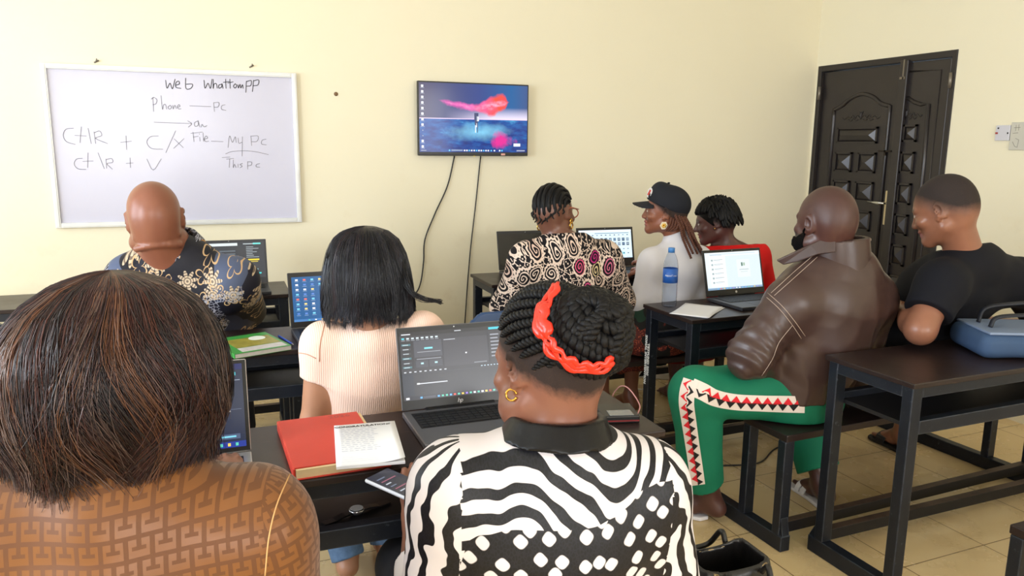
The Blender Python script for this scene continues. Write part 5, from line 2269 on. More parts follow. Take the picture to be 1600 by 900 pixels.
for k in range(6):
    a = k * pi / 3
    mb.lathe([(.005, 0), (.004, .003), (.001, .004)], (.0075 * cos(a), .0075 * sin(a), .003), 8, 1, Mx)
mb.lathe([(.004, 0), (.003, .005), (.001, .006)], (0, 0, .003), 8, 1, Mx)
mb.build('earring', [mat('pearl_white', (240, 226, 196), .35), M_GOLD], P.root)['label'] = 'round white earring with gold flower'

# ================================================================== woman in red
hd = Head(at(1118, 346, 4.06), -52, -12, 0, .97)
P = Person('woman with short black twists in red shirt beside the capped woman', (2.56, 3.38, 0),
           skin_mat('skin_red_woman', (92, 58, 54), (128, 70, 68), rough=.36, hair=(.0, .72, -.055, .012, .02, .95)), hd, at(1142, 386, 4.08),
           (at(1120, 400, 4.08), at(1182, 398, 4.18)), (at(1138, 480, 4.12), at(1200, 470, 4.28)), ((2.52, 3.76, .86), (2.74, 3.80, .86)),
           (2.62, 3.38, .57), ((2.49, 3.80, .47), (2.65, 3.80, .47)), ((2.50, 3.76, .09), (2.64, 3.76, .09)), .10,
           [(.17, .135), (.135, .105), (.15, .11), (.095, .075)], .95, .05, headkw=dict(nose=1.05, lips=1.2), seat='D')
P.body(0.0052)
M_RED = fabric('red_jersey', (214, 18, 20), .8)
S = Solid()
P.add_torso(S, .010)
for i in (0, 1):
    P.add_arm(S, i, .016, .8)
S.plane((0, 0, .5), (0, 0, -1))
S.plane(P.neck + V(0, 0, .010), V(0, .15, 1))
P.cloth('shirt', S, .007, M_RED)
S = Solid()
for i in (0, 1):
    S.cone(P.hip[i], P.kn[i] + V(0, .02, 0), .115, .09, .08)
    S.flatcone(P.kn[i], lerp(P.kn[i], P.an[i], .6), .09, .11, .08)
P.cloth('skirt', S, .011, fabric('dark_red_cloth', (120, 14, 16)))
mb = MB()
rg = np.random.RandomState(11)
for k in range(330):
    az = rg.uniform(-pi, pi)
    el_ = math.asin(rg.uniform(-.12, 1.0))
    d = V(sin(az) * cos(el_), cos(az) * cos(el_), sin(el_))
    if d[1] > .30 and d[2] < .50:
        continue
    if d[1] > -.02 and d[2] < .16:
        continue
    o_ = V(0, -.014, .034) + V(d[0] * .080, d[1] * .102, d[2] * .096)
    out = nrm(V(d[0], d[1], d[2] * .6))
    p1 = o_ + out * .010
    hang = .026 + .014 * rg.rand() + (.012 if d[1] < 0 else .0)
    p2 = p1 + V(out[0] * .010, out[1] * .010 + (.008 if d[1] > .2 else -.004), -hang * (.55 + .5 * (1 - d[2])))
    p3 = p2 + V(0, 0, -.012)
    mb.tube([hd.w(*q) - P.B for q in (o_, p1, p2, p3)], [.008, .0085, .0075, .004], 7)
mb.build('twists', M_BLACKHAIR, P.root, True)
S = Solid()
S.ell(hd.w(0, -.016, .036), V(.084, .107, .100) * hd.s, hd.R, .01)
S.plane(hd.w(0, .074, .035), hd.R @ V(0, .9, -.35))
S.plane(hd.w(0, -.09, -.05), hd.R @ V(0, -.25, -1))
P.cloth('scalp_hair', S, .006, M_BLACKHAIR)
mb = MB()
mb.lathe([(.001, -.004), (.004, 0), (.001, .004)], n=8, M=Matrix.Translation(Vector(hd.w(-.085, .004, -.030) - P.B)))
mb.build('earring', M_GOLD, P.root, True)['label'] = 'tiny gold ear stud'

# ================================================================== man in leather jacket
hd = Head(at(1290, 347, 2.88), -3, -2, -2, 1.09, 1.04)
P = Person('bald bearded man in brown leather jacket and green trousers', (2.10, 2.24, 0),
           skin_mat('skin_leather_man', (80, 50, 44), (120, 72, 66), (26, 20, 20), rough=.36, hair=(.034, .50, -.016, .025, .02, .24)), hd, at(1318, 408, 2.92),
           (at(1236, 472, 2.84), at(1358, 462, 3.0)), (at(1172, 556, 2.82), at(1336, 585, 3.15)), (at(1205, 585, 3.06), (2.30, 2.56, .66)),
           (2.12, 2.35, .57), (at(1086, 612, 2.90), (2.30, 2.62, .53)), ((1.80, 2.425, .105), (2.33, 2.37, .105)), .115,
           [(.20, .155), (.195, .150), (.195, .140), (.125, .095)], 1.12, .068, pelvis_az=-25,
           foot_dir=[V(-.68, .73, 0), V(.2, 1, 0)], headkw=dict(jowl=.010, nose=1.05), palm=[V(0, 0, -1), V(0, 0, -1)], thigh=1.0, seat='E')


def lm_paint(L, t):
    x, y, z = np.abs(L[:, 0]), L[:, 1], L[:, 2]
    bd = (y > .02) & (z < -.03 - .35 * (.075 - np.minimum(y, .075))) & (z > -.14) & (x < .075) & (t[:, 1] < .5)
    bd &= ~((y > .085) & (z > -.05) & (x < .02))
    t[bd, 0] = .93


P.body(0.005, lm_paint)
S = Solid()
hd.add_to(S, jowl=.010, nose=1.05)
S.fn(lambda Q: waves(Q, 320, 2) * .0018 - .0055, 'off')


def beard_cut(Q):
    L = hd.loc(Q)
    x, y, z = np.abs(L[:, 0]), L[:, 1], L[:, 2]
    edge = z + .050 - .55 * np.clip(.055 - y, 0, .1) - .8 * np.clip(.03 - y, 0, .05)
    mouth = .022 - np.sqrt((x / 1.3) ** 2 + (z + .062) ** 2)
    return np.maximum(np.maximum(edge, .012 - y), np.where(y > .07, mouth, -1))


S.fn(beard_cut, 'cut')
P.cloth('beard', S, .004, mat('black_beard_hair', (14, 11, 11), .95, 0, .1, bump=.8, bscale=500, bdist=.002))
S = Solid()
P.add_torso(S, .034)
S.eseg(lerp(P.pel, P.neck, .02), lerp(P.pel, P.neck, .45), lerp(P.pr, P.right, .5), (.225, .165), (.235, .17), .06)
P.add_arm(S, 0, .034, 1.86)
P.add_arm(S, 1, .034, 1.86)


def folds(Q):
    w = Q - P.el[0]
    ax = nrm(P.el[0] - P.sh[0])
    near = np.exp(-np.sum(w * w, 1) / .02)
    low_ = np.clip((1.0 - Q[:, 2]) / .35, .15, 1)
    return waves(Q * V(1, 1, .5), 30, 31) * .006 + np.abs(waves(Q * V(1.5, 1.5, .38), 34, 91)) * .014 * low_ + np.sin((w @ ax) * 130 + waves(Q, 25, 7) * 2) * .005 * near


S.fn(folds, 'off')
S.plane((0, 0, .545), (0, 0, -1))
M_LEATHER = leather_mat()
jk = P.cloth('jacket', S, .0065, M_LEATHER)
# high turned-out collar
S = Solid()
cax = nrm(V(-.10, .06, 1))
S.fn(lambda Q: collar_fn(Q, P.neck + V(-.026, .010, .008), cax, .120, .110, -.06, .078, .009), bb=(P.neck - .2, P.neck + .2))
S.fn(lambda Q: waves(Q, 30, 77) * .0025, 'off')
S.plane(P.neck + hd.R @ V(0, .085, 0), hd.R @ V(.25, 1, 0))
P.cloth('collar', S, .0042, M_LEATHER, 'upturned brown leather collar', slack=.08)
cstitch = MB()
ce1 = nrm(np.cross(cax, V(0, 1, 0)))
ce2 = np.cross(cax, ce1)
for hh in (.070, .066):
    cstitch.tube([P.neck + V(-.026, .010, .008) + cax * hh + (ce1 * cos(a_) + ce2 * sin(a_)) * .1215 - P.B for a_ in np.linspace(2.2, 5.6, 30)], .0010, 5)
cstitch.build('collar_stitching', mat('cream_thread', (176, 156, 142), .7), P.root, True)
tip = at(1213, 412, 2.56)
mb = MB()
lap = [at(1306, 364, 2.795), at(1266, 382, 2.84), at(1213, 407, 2.90), at(1224, 414, 2.895), at(1248, 409, 2.86), at(1278, 398, 2.82), at(1306, 394, 2.79)]
mb.prism([p - P.B for p in lap], V(.010, .014, 0))
mb.build('collar_wing', M_LEATHER, P.root, bevel=.004)['label'] = 'pointed left wing of the collar'
tr = surface_tree(jk)
M_STITCH = mat('cream_stitching', (176, 156, 142), .7)
mb = MB()
for line in ([(1270, 400), (1240, 426), (1205, 458)], [(1277, 402), (1246, 430), (1210, 462)], [(1188, 456), (1215, 480), (1235, 504), (1252, 529)],
             [(1194, 453), (1221, 477), (1241, 501), (1258, 525)], [(1238, 508), (1217, 535), (1207, 560), (1190, 587)], [(1194, 431), (1222, 438)]):
    pts = []
    for q in smooth_path([V(a, b, 0) for a, b in line], 5):
        h, n = cast(tr, q[0], q[1])
        if h is not None and (not pts or np.linalg.norm(h - P.B - pts[-1]) < .06):
            pts.append(h + n * .0012 - P.B)
    if len(pts) > 2:
        mb.tube(pts, .0011, 5)
mb.build('stitching', M_STITCH, P.root, True)
S = Solid()
for i in (0, 1):
    keep = P.an[i].copy()
    if i == 0:
        P.an[0] = keep + V(-.022, .015, 0)
    P.add_leg(S, i, .022, .86 if i == 0 else .88, r=(.088, .062, .060, .058))
    P.an[i] = keep
S.eseg(P.pel - V(0, 0, .03), P.pel + V(0, 0, .05), P.pr, (.215, .19), (.21, .185), .04)
S.fn(lambda Q: waves(Q * V(1, 1, .7), 34, 41) * .004, 'off')
M_GREEN = fabric('green_jersey', (18, 112, 82), .75)
tro = P.cloth('trousers', S, .0065, M_GREEN)
tr = surface_tree(tro)
# side stripe: white band with a row of red and a row of black teeth
M_ST = [mat('white_stripe_cloth', (232, 218, 208), .8), mat('red_stripe_cloth', (222, 30, 44), .8), mat('black_stripe_cloth', (18, 16, 18), .8)]
mb = MB()
for cl in ([(1257, 632, 26), (1225, 631, 26), (1190, 630, 25), (1150, 628, 25), (1118, 622, 26), (1098, 612, 27), (1080, 604, 27)],
           [(1080, 594, 25), (1075, 610, 25), (1073, 630, 24), (1077, 660, 23), (1083, 700, 22), (1088, 735, 22), (1091, 757, 22)]):
    path = smooth_path([V(*c) for c in cl], 8)
    cen, nor, wid, lat = [], [], [], []
    for i, q in enumerate(path):
        t2 = nrm(path[min(i + 1, len(path) - 1)][:2] - path[max(0, i - 1)][:2])
        s2 = np.array([-t2[1], t2[0]])
        A, n1 = cast(tr, *(q[:2] - s2 * q[2] / 2))
        Bq, n2 = cast(tr, *(q[:2] + s2 * q[2] / 2))
        Cq, n3 = cast(tr, *q[:2])
        if A is None or Bq is None or Cq is None:
            continue
        cen.append((A, Cq, Bq, nrm(n1 + n2 + n3)))
    for i in range(len(cen) - 1):
        for k in (0, 1):
            a, b = cen[i][k] + cen[i][3] * .003, cen[i][k + 1] + cen[i][3] * .003
            c, d = cen[i + 1][k + 1] + cen[i + 1][3] * .003, cen[i + 1][k] + cen[i + 1][3] * .003
            mb.quad(a - P.B, b - P.B, c - P.B, d - P.B, 0)
    L = 0
    cum = [0]
    for i in range(len(cen) - 1):
        cum.append(cum[-1] + np.linalg.norm(cen[i + 1][1] - cen[i][1]))

    def pt(s, f):
        f = 1 - f
        s = min(max(s, 0), cum[-1])
        i = min(int(np.searchsorted(cum, s, 'right')) - 1, len(cen) - 2)
        w = (s - cum[i]) / max(1e-9, cum[i + 1] - cum[i])
        A = lerp(cen[i][0], cen[i + 1][0], w)
        C_ = lerp(cen[i][1], cen[i + 1][1], w)
        B_ = lerp(cen[i][2], cen[i + 1][2], w)
        n = lerp(cen[i][3], cen[i + 1][3], w)
        p = lerp(A, C_, f * 2) if f < .5 else lerp(C_, B_, f * 2 - 1)
        return p + n * .0045 - P.B
    pitch = .042
    for j in range(int(cum[-1] / pitch)):
        s = j * pitch
        mb.add([pt(s, .53), pt(s + pitch, .53), pt(s + pitch / 2, .10)], [(0, 1, 2)], 1)
        mb.add([pt(s + pitch / 2, .49), pt(s + pitch * 1.5, .49), pt(s + pitch, .90)], [(0, 1, 2)], 2)
mb.build('side_stripe', M_ST, P.root)['label'] = 'white side stripe with red and black teeth'
M_SLIP = mat('white_rubber', (226, 222, 224), .5)
for i in (0, 1):
    f = nrm(P.foot_dir[i])
    x_ = np.cross(f, V(0, 0, 1)) * (1 if i else -1)
    a = P.an[i]
    g = V(a[0], a[1], 0)
    off_ = .055 if i == 0 else .0
    sole = []
    for q in [(-.03, -.034), (.06, -.036), (.15, -.050), (.19, -.046), (.205, -.02), (.20, .02), (.16, .044), (.06, .036), (-.03, .032), (-.055, 0)]:
        sole.append(g + f * (q[0] + off_) + x_ * q[1] - P.B + V(0, 0, .002))
    mb = MB().prism(sole, V(0, 0, .016))
    so = mb.build('slipper', M_SLIP, P.root, bevel=.004)
    so['label'] = 'white slide slipper'
    mb = MB()
    for yy in (.075, .115):
        arc = [g + f * (yy + off_) + x_ * (sin(b_) * .050) + V(0, 0, .016 + cos(b_) * .048) - P.B for b_ in np.linspace(-1.45, 1.45, 11)]
        band(mb, arc, [nrm(q - (g + f * (yy + off_) - P.B)) for q in arc], .030, .003)
    mb.build('slipper_strap', M_SLIP, so)

# ================================================================== man in black t-shirt
hd = Head(at(1476, 328, 2.94), -22, -20, 0, 1.08)
P = Person('man with short hair in black t-shirt looking down, far right', (2.68, 2.26, 0),
           skin_mat('skin_tshirt_man', (142, 94, 72), (140, 86, 76), (24, 20, 20), rough=.36, hair=(.012, .62, -.030, .030, .016, .97)), hd, at(1515, 400, 2.99),
           (at(1472, 440, 2.88), at(1594, 436, 3.13)), (at(1438, 515, 2.82), at(1640, 515, 3.42)), (at(1410, 482, 3.05), (2.76, 2.58, .70)),
           (2.76, 2.43, .57), ((2.64, 2.70, .50), (3.06, 2.66, .50)), ((2.62, 2.72, .105), (3.14, 2.70, .105)), .12,
           [(.21, .14), (.20, .112), (.20, .13), (.125, .09)], 1.10, .062, pelvis_az=-8, hand_dir=[V(-.1, 1, .25), V(-.2, 1, -.1)], foot_dir=[V(0, 1, 0), V(.12, 1, 0)], headkw=dict(nose=1.0), palm=[V(.6, .3, -.4), V(0, 0, -1)], seat='E')
P.body(0.005)
S = Solid()
P.add_torso(S, .022)
S.eseg(lerp(P.pel, P.neck, -.02), lerp(P.pel, P.neck, .5), P.pr, (.225, .150), (.225, .140), .06)
P.add_arm(S, 0, .024, .64)
P.add_arm(S, 1, .026, .8)
S.fn(lambda Q: waves(Q * V(1, 1, .6), 24, 51) * .005, 'off')
S.plane((0, 0, .50), (0, 0, -1))
S.plane(P.neck + V(0, 0, .040), V(-.1, .25, 1))
P.cloth('t_shirt', S, .007, M_BLACKCLOTH)
S = Solid()
for i in (0, 1):
    P.add_leg(S, i, .026, .12)
S.eseg(P.pel - V(0, 0, .03), P.pel + V(0, 0, .04), P.pr, (.225, .20), (.22, .19), .04)
P.cloth('shorts', S, .009, fabric('black_shorts_cloth', (18, 18, 24)))
for i in (0, 1):
    f = nrm(P.foot_dir[i])
    x_ = np.cross(f, V(0, 0, 1)) * (1 if i else -1)
    g = V(P.an[i][0], P.an[i][1], 0)
    sole = [g + f * q[0] + x_ * q[1] - P.B + V(0, 0, .002) for q in [(-.03, -.036), (.06, -.038), (.15, -.052), (.19, -.046), (.205, -.02), (.20, .02), (.16, .046), (.06, .038), (-.03, .034), (-.06, 0)]]
    so = MB().prism(sole, V(0, 0, .018)).build('slipper', mat('black_rubber', (24, 22, 22), .55), P.root, bevel=.004)
    so['label'] = 'black slide slipper'
    mb = MB()
    arc = [g + f * .10 + x_ * (sin(b_) * .052) + V(0, 0, .016 + cos(b_) * .05) - P.B for b_ in np.linspace(-1.45, 1.45, 11)]
    band(mb, arc, [nrm(q - (g + f * .10 - P.B)) for q in arc], .06, .003)
    mb.build('slipper_strap', mat('black_strap', (28, 26, 28), .5), so)
# ================================================================== laptops
M_KEY = mat('black_keys', (20, 20, 24), 0.5)
M_LOGO = mat('silver_logo', (196, 196, 200), 0.3, 0.6)


def laptop(label, x, y, rot, w, d, lid, tilt, body, bezel, ui, bz=(.008, .018, .008, .022), logo=None, pad_off=-.02):
    """hinge centre at x, y; the screen faces -y before rotation"""
    r = thing('laptop', label, 'laptop', (x, y, HD + .001), radians(rot), 'laptops on the desks')
    T = .016
    MB().span((-w / 2, -d, 0), (w / 2, 0.004, T)).build('base', body, r, bevel=.003)
    mb = MB()
    kw, kd = w * .86, d * .44
    y0 = -.025 - kd
    MB().span((-kw / 2 - .004, y0 - .004, T - .001), (kw / 2 + .004, y0 + kd + .004, T + .0004)).build('keyboard_deck', M_KEY, r)
    for row in range(6):
        n = 15
        x0 = -kw / 2
        ky = y0 + kd * (row / 6)
        i = 0
        while i < n:
            span = 6 if (row == 0 and i == 4) else 1
            a = x0 + kw * i / n
            mb.span((a + .001, ky + .001, T + .0004), (a + kw * span / n - .0015, ky + kd / 6 - .0015, T + .0022))
            i += span
    k = mb.build('keyboard', M_KEY if body is not M_KEY else M_KEY, r)
    MB().span((-.055 + pad_off, -d + .012, T - .0005), (.05 + pad_off, y0 - .012, T + .0005)).build('touchpad', body, r)
    MB().span((-w * .30, -.006, T - .004), (w * .30, .008, T + .006)).build('hinge', bezel, r)
    t = radians(tilt)
    Ml = Matrix.Translation((0, .002, T + .002)) @ Matrix.Rotation(-t, 4, 'X')
    lo = MB().span((-w / 2, 0, 0), (w / 2, .007, lid), 0, Ml)
    lo = lo.build('lid', body, r, bevel=.003)
    MB().span((-w / 2 + .002, -.0008, .002), (w / 2 - .002, .0005, lid - .002), 0, Ml).build('bezel', bezel, r)
    sw, sh = w - bz[0] - bz[2], lid - bz[1] - bz[3]
    sx, sy = -w / 2 + bz[0], bz[3]
    cols, quads = [], []

    def rect(u0, v0, u1, v1, col, lv):
        if col not in cols:
            cols.append(col)
        quads.append((u0, v0, u1, v1, cols.index(col), lv))
    ui(rect)
    bg = quads[0]
    mb = MB()
    for (u0, v0, u1, v1, mi, lv) in quads[:1]:
        mb.quad((sx + sw * u0, -.0012, sy + sh * v0), (sx + sw * u1, -.0012, sy + sh * v0), (sx + sw * u1, -.0012, sy + sh * v1), (sx + sw * u0, -.0012, sy + sh * v1), 0, Ml)
    s = mb.build('screen', em(cols[bg[4]]) if cols[bg[4]] != 'off' else mat('dark_screen', (12, 13, 14), .2), r)
    if len(quads) > 1:
        mb = MB()
        for (u0, v0, u1, v1, mi, lv) in quads[1:]:
            yy = -.0015 - .0004 * lv
            mb.quad((sx + sw * u0, yy, sy + sh * v0), (sx + sw * u1, yy, sy + sh * v0), (sx + sw * u1, yy, sy + sh * v1), (sx + sw * u0, yy, sy + sh * v1), mi, Ml)
        mb.build('screen_picture', [em(c) if c != 'off' else M_KEY for c in cols], s)
    MB().lathe([(.0018, 0), (.0018, .001)], n=8, M=Ml @ Matrix.Translation((0, -.0016, lid - bz[1] / 2)) @ Matrix.Rotation(radians(90), 4, 'X')).build('webcam', M_LOGO, r)
    if logo:
        mb = MB()
        if logo == 'letters':
            add_text(mb, 'hp', Ml @ Matrix.Translation((0, -.0016, bz[3] * .52)) @ Matrix.Rotation(radians(90), 4, 'X'), .017, 0, .28, .9, .0)
        else:
            mb.lathe([(.006, 0), (.006, .0006)], n=14, M=Ml @ Matrix.Translation((0, -.0012, bz[3] * .5)) @ Matrix.Rotation(radians(90), 4, 'X'))
        mb.build('maker_mark', M_LOGO, r)
    return r


def text_rows(rect, u0, u1, v0, v1, n, col, lv, seed, hh=.35):
    rg = random.Random(seed)
    st = (v1 - v0) / n
    for i in range(n):
        v = v1 - st * (i + 1)
        rect(u0, v + st * .3, u0 + (u1 - u0) * rg.uniform(.45, 1), v + st * (.3 + hh), col, lv)


def taskbar(rect, bgc, n, seed, v=.052, u0=.17, u1=.95, h=.026):
    rg = random.Random(seed)
    rect(0, 0, 1, v, bgc, 1)
    pal = [(236, 236, 240), (90, 170, 236), (226, 82, 70), (240, 196, 80), (88, 196, 170), (150, 120, 220)]
    for i in range(n):
        u = u0 + (u1 - u0) * i / n
        rect(u, v * .25, u + .020, v * .25 + h, pal[rg.randrange(6)], 2)


def ui_editor(rect):
    rect(0, 0, 1, 1, (46, 47, 54), 0)
    rect(0, .945, 1, 1, (26, 27, 32), 1)
    rect(.02, .96, .10, .975, (210, 214, 220), 2)
    rect(.50, .965, .56, .978, (190, 194, 200), 2)
    for i in range(8):
        rect(.02 + i * .043, .895, .044 + i * .043, .918, (200, 214, 220) if i else (90, 200, 214), 2)
        rect(.018 + i * .043, .875, .05 + i * .043, .883, (150, 156, 164), 2)
    rect(.0, .46, .115, .865, (34, 35, 42), 1)
    for i, v in enumerate((.80, .735, .67, .60, .53, .47)):
        rect(.015, v, .095, v + .028, (64, 112, 122) if i in (0, 3, 5) else (52, 58, 66), 2)
        rect(.025, v + .008, .075, v + .018, (190, 200, 206), 3)
    rect(.122, .62, .375, .865, (66, 68, 78), 1)
    rect(.215, .735, .29, .76, (120, 210, 224), 2)
    rect(.15, .69, .36, .70, (140, 144, 152), 2)
    rect(.14, .585, .36, .598, (128, 132, 142), 2)
    rect(.13, .47, .24, .57, (60, 62, 72), 1)
    rect(.25, .47, .37, .57, (60, 62, 72), 1)
    rect(.175, .515, .20, .54, (170, 210, 220), 2)
    rect(.30, .515, .325, .54, (170, 210, 220), 2)
    rect(.385, .45, .80, .87, (58, 58, 66), 1)
    rect(.395, .845, .50, .856, (170, 174, 182), 2)
    rect(.585, .62, .60, .64, (236, 236, 240), 2)
    rect(.66, .465, .78, .48, (120, 124, 132), 2)
    rect(.81, .45, 1, .93, (50, 51, 58), 1)
    rect(.82, .95, .98, .985, (60, 190, 206), 2)
    text_rows(rect, .83, .97, .52, .90, 7, (146, 150, 160), 2, 4)
    for i in range(9):
        rect(.02 + i * .045, .405, .04 + i * .045, .42, (200, 204, 212), 2)
        rect(.72 + i * .03, .405, .735 + i * .03, .42, (170, 190, 204), 2)
    rect(0, .07, .10, .39, (38, 44, 56), 1)
    rect(.13, .225, .40, .24, (196, 200, 206), 2)
    rect(.125, .222, .15, .245, (236, 238, 240), 3)
    rect(0, .385, 1, .388, (70, 72, 80), 1)
    taskbar(rect, (30, 32, 44), 18, 3, .058, .30, .96)
    rect(.145, .016, .165, .042, (90, 170, 236), 2)
    rect(.175, .014, .285, .044, (64, 66, 78), 2)
    rect(.02, .014, .05, .044, (230, 232, 240), 2)


def ui_editor_far(rect):
    rect(0, 0, 1, 1, (44, 48, 56), 0)
    rect(.02, .90, .62, .975, (206, 214, 216), 1)
    rect(.70, .93, .86, .955, (170, 180, 184), 1)
    rect(.84, .925, .95, .965, (110, 220, 214), 2)
    text_rows(rect, .74, .92, .55, .88, 7, (150, 160, 166), 1, 8)
    rect(.76, .48, .92, .52, (236, 206, 40), 1)
    rect(.80, .435, .90, .455, (214, 190, 60), 1)
    rect(.76, .22, .90, .24, (150, 190, 196), 1)
    rect(.78, .10, .94, .14, (60, 200, 200), 1)
    text_rows(rect, .05, .6, .3, .8, 6, (90, 100, 110), 1, 2)


def ui_desktop(rect):
    rect(0, 0, 1, 1, (32, 88, 140), 0)
    rg = random.Random(2)
    for i in range(26):                        # sweeping ribbon of the desktop picture
        a = i / 25
        u = .36 + .5 * a + .06 * sin(a * 9)
        v = .25 + .5 * abs(sin(a * 3.0 + .4))
        rect(u, v, u + .10, v + .12, (24 + 3 * (i % 5), 72 + 2 * (i % 7), 132 + 3 * (i % 6)), 1 + i * .02)
    for c in range(4):
        for rr in range(8):
            if c == 3 and rr > 1:
                continue
            u, v = .035 + c * .092, .90 - rr * .108
            col = [(232, 232, 238), (220, 110, 100), (120, 200, 230), (240, 210, 130), (90, 130, 200)][rg.randrange(5)]
            rect(u + .008, v + .012, u + .040, v + .050, col, 2)
            rect(u, v - .012, u + .048, v - .004, (150, 172, 200), 2)
    taskbar(rect, (70, 120, 176), 10, 6)


def ui_night(rect):
    rect(0, 0, 1, 1, (28, 38, 62), 0)
    rect(0, .93, 1, 1, (26, 34, 86), 1)
    rect(.80, .945, .93, .965, (150, 180, 230), 2)
    rect(.83, .86, .95, .90, (80, 196, 206), 2)
    rect(.72, .80, .98, .806, (160, 170, 186), 2)
    rect(.70, .10, .96, .16, (70, 84, 112), 1)
    rect(.74, .115, .79, .145, (214, 220, 232), 2)
    rect(.82, .12, .93, .14, (120, 200, 220), 2)
    rect(.60, .45, .98, .455, (90, 100, 124), 1)
    rect(.88, .425, .90, .445, (236, 236, 240), 2)
    text_rows(rect, .2, .65, .25, .7, 8, (60, 72, 100), 1, 3)
    taskbar(rect, (30, 52, 138), 12, 9, .07, .3, .98, .036)


def ui_files(rect):
    rect(0, 0, 1, 1, (206, 228, 244), 0)
    rect(0, .93, 1, 1, (224, 236, 246), 1)
    rect(0, 0, .12, .93, (222, 234, 244), 1)
    rg = random.Random(6)
    rect(.30, .87, .95, .895, (120, 140, 160), 1)
    for row, (v, h) in enumerate(((.80, .03), (.60, .11), (.44, .11), (.30, .035), (.15, .035))):
        for i in range(10):
            u = .15 + i * .083
            col = [(60, 74, 92), (86, 104, 122), (110, 130, 150), (50, 60, 80)][rg.randrange(4)]
            if row in (1, 2):
                rect(u, v, u + .052, v + h, col, 2)
                rect(u + .008, v + h * .3, u + .044, v + h * .8, (150, 168, 184) if i % 2 else (90, 120, 150), 3)
            else:
                rect(u + .012, v, u + .04, v + h, col, 2)
    rect(.80, .12, .86, .21, (150, 214, 232), 1)
    taskbar(rect, (190, 214, 234), 9, 4)


def ui_chat(rect):
    rect(0, 0, 1, 1, (202, 216, 228), 0)
    rect(0, .90, 1, 1, (216, 226, 234), 1)
    rect(.08, .94, .92, .965, (190, 206, 224), 2)
    rect(.09, .925, .30, .935, (150, 160, 172), 2)
    rect(0, .075, .36, .90, (224, 232, 234), 1)
    rect(0, .075, .07, .90, (212, 220, 222), 2)
    for i in range(6):
        v = .77 - i * .12
        rect(.10, v, .135, v + .05, (150, 166, 170), 2)
        rect(.15, v + .03, .31, v + .042, (140, 150, 158), 2)
        rect(.15, v + .006, .27, v + .016, (176, 184, 190), 2)
    rect(.56, .30, .80, .78, (212, 224, 226), 1)
    rect(.64, .60, .67, .70, (80, 110, 100), 2)
    rect(.68, .61, .71, .69, (150, 170, 150), 2)
    rect(.60, .50, .77, .515, (150, 158, 164), 2)
    rect(.62, .44, .75, .452, (176, 184, 188), 2)
    taskbar(rect, (122, 150, 176), 14, 8)


M_GREYLAP = mat('grey_aluminium', (112, 112, 118), 0.35, 0.55)
M_SILVERLAP = mat('silver_aluminium', (176, 176, 180), 0.32, 0.6)
M_DARKLAP = mat('charcoal_laptop_plastic', (48, 48, 54), 0.4)
laptop('grey laptop with dark editing screen beside the zebra shirt woman', .598, 1.945, 0, .328, .24, .225, 17, M_GREYLAP, M_BLACKPLASTIC, ui_editor, (.007, .014, .007, .026), 'letters')
laptop('silver laptop with navy screen half hidden by the brown bob', -.118, 1.80, 0, .32, .225, .215, 17, M_SILVERLAP, M_BLACKPLASTIC, ui_night, (.008, .010, .010, .012))
laptop('laptop showing blue desktop with icon columns, left of the pink top', .415, 3.02, 2, .35, .23, .215, 14, M_DARKLAP, M_BLACKPLASTIC, ui_desktop, (.014, .018, .014, .022))
laptop('large dark laptop with yellow bar on screen in front of the bald man', .042, 4.07, 0, .36, .24, .225, 12, M_DARKLAP, M_DARKLAP, ui_editor_far, (.010, .012, .010, .030))
laptop('laptop with blank black screen at the left end of the front right desk', 1.66, 4.075, -2.5, .345, .235, .225, 14, M_DARKLAP, M_BLACKPLASTIC, lambda r: r(0, 0, 1, 1, 'off', 0))
laptop('laptop showing rows of file thumbnails between paisley dress and black cap', 2.15, 4.02, -2.5, .37, .24, .235, 13, M_DARKLAP, M_BLACKPLASTIC, ui_files, (.014, .016, .014, .05))
laptop('laptop with pale chat screen in front of the leather jacket man', 2.345, 3.045, 3, .355, .25, .225, 15, M_DARKLAP, M_BLACKPLASTIC, ui_chat, (.011, .014, .011, .030), 'disc')

# ================================================================== things on the desks
# red diary
t = thing('diary', 'thick red covered diary lying under the white notebook', 'book', (.226, 1.803, HD + .0005), radians(2))
w, d = .215, .325
M_REDCOVER = mat('red_diary_cover', (198, 58, 44), .5, 0, .4, .06, 20, .1, 300, .001)
MB().span((-w / 2 + .004, -d / 2 + .004, .003), (w / 2 - .004, d / 2 - .004, .022)).build('pages', mat('cream_pages', (226, 200, 156), .8, var=.08, vscale=80), t)
MB().span((-w / 2, -d / 2, 0), (w / 2, d / 2, .003)).build('back_cover', M_REDCOVER, t, bevel=.001)
MB().span((-w / 2, -d / 2 + .012, .022), (w / 2 - .012, d / 2, .0255)).span((-w / 2 - .002, -d / 2 + .006, .001), (-w / 2 + .003, d / 2, .0245)).build('front_cover', M_REDCOVER, t, bevel=.001)
mb = MB()
add_text(mb, '2026', Matrix.Translation((.045, d / 2 - .022, .0258)), .026, 0, 0, 1.1)
mb.build('embossed_year', mat('red_emboss', (150, 34, 28), .4), t)
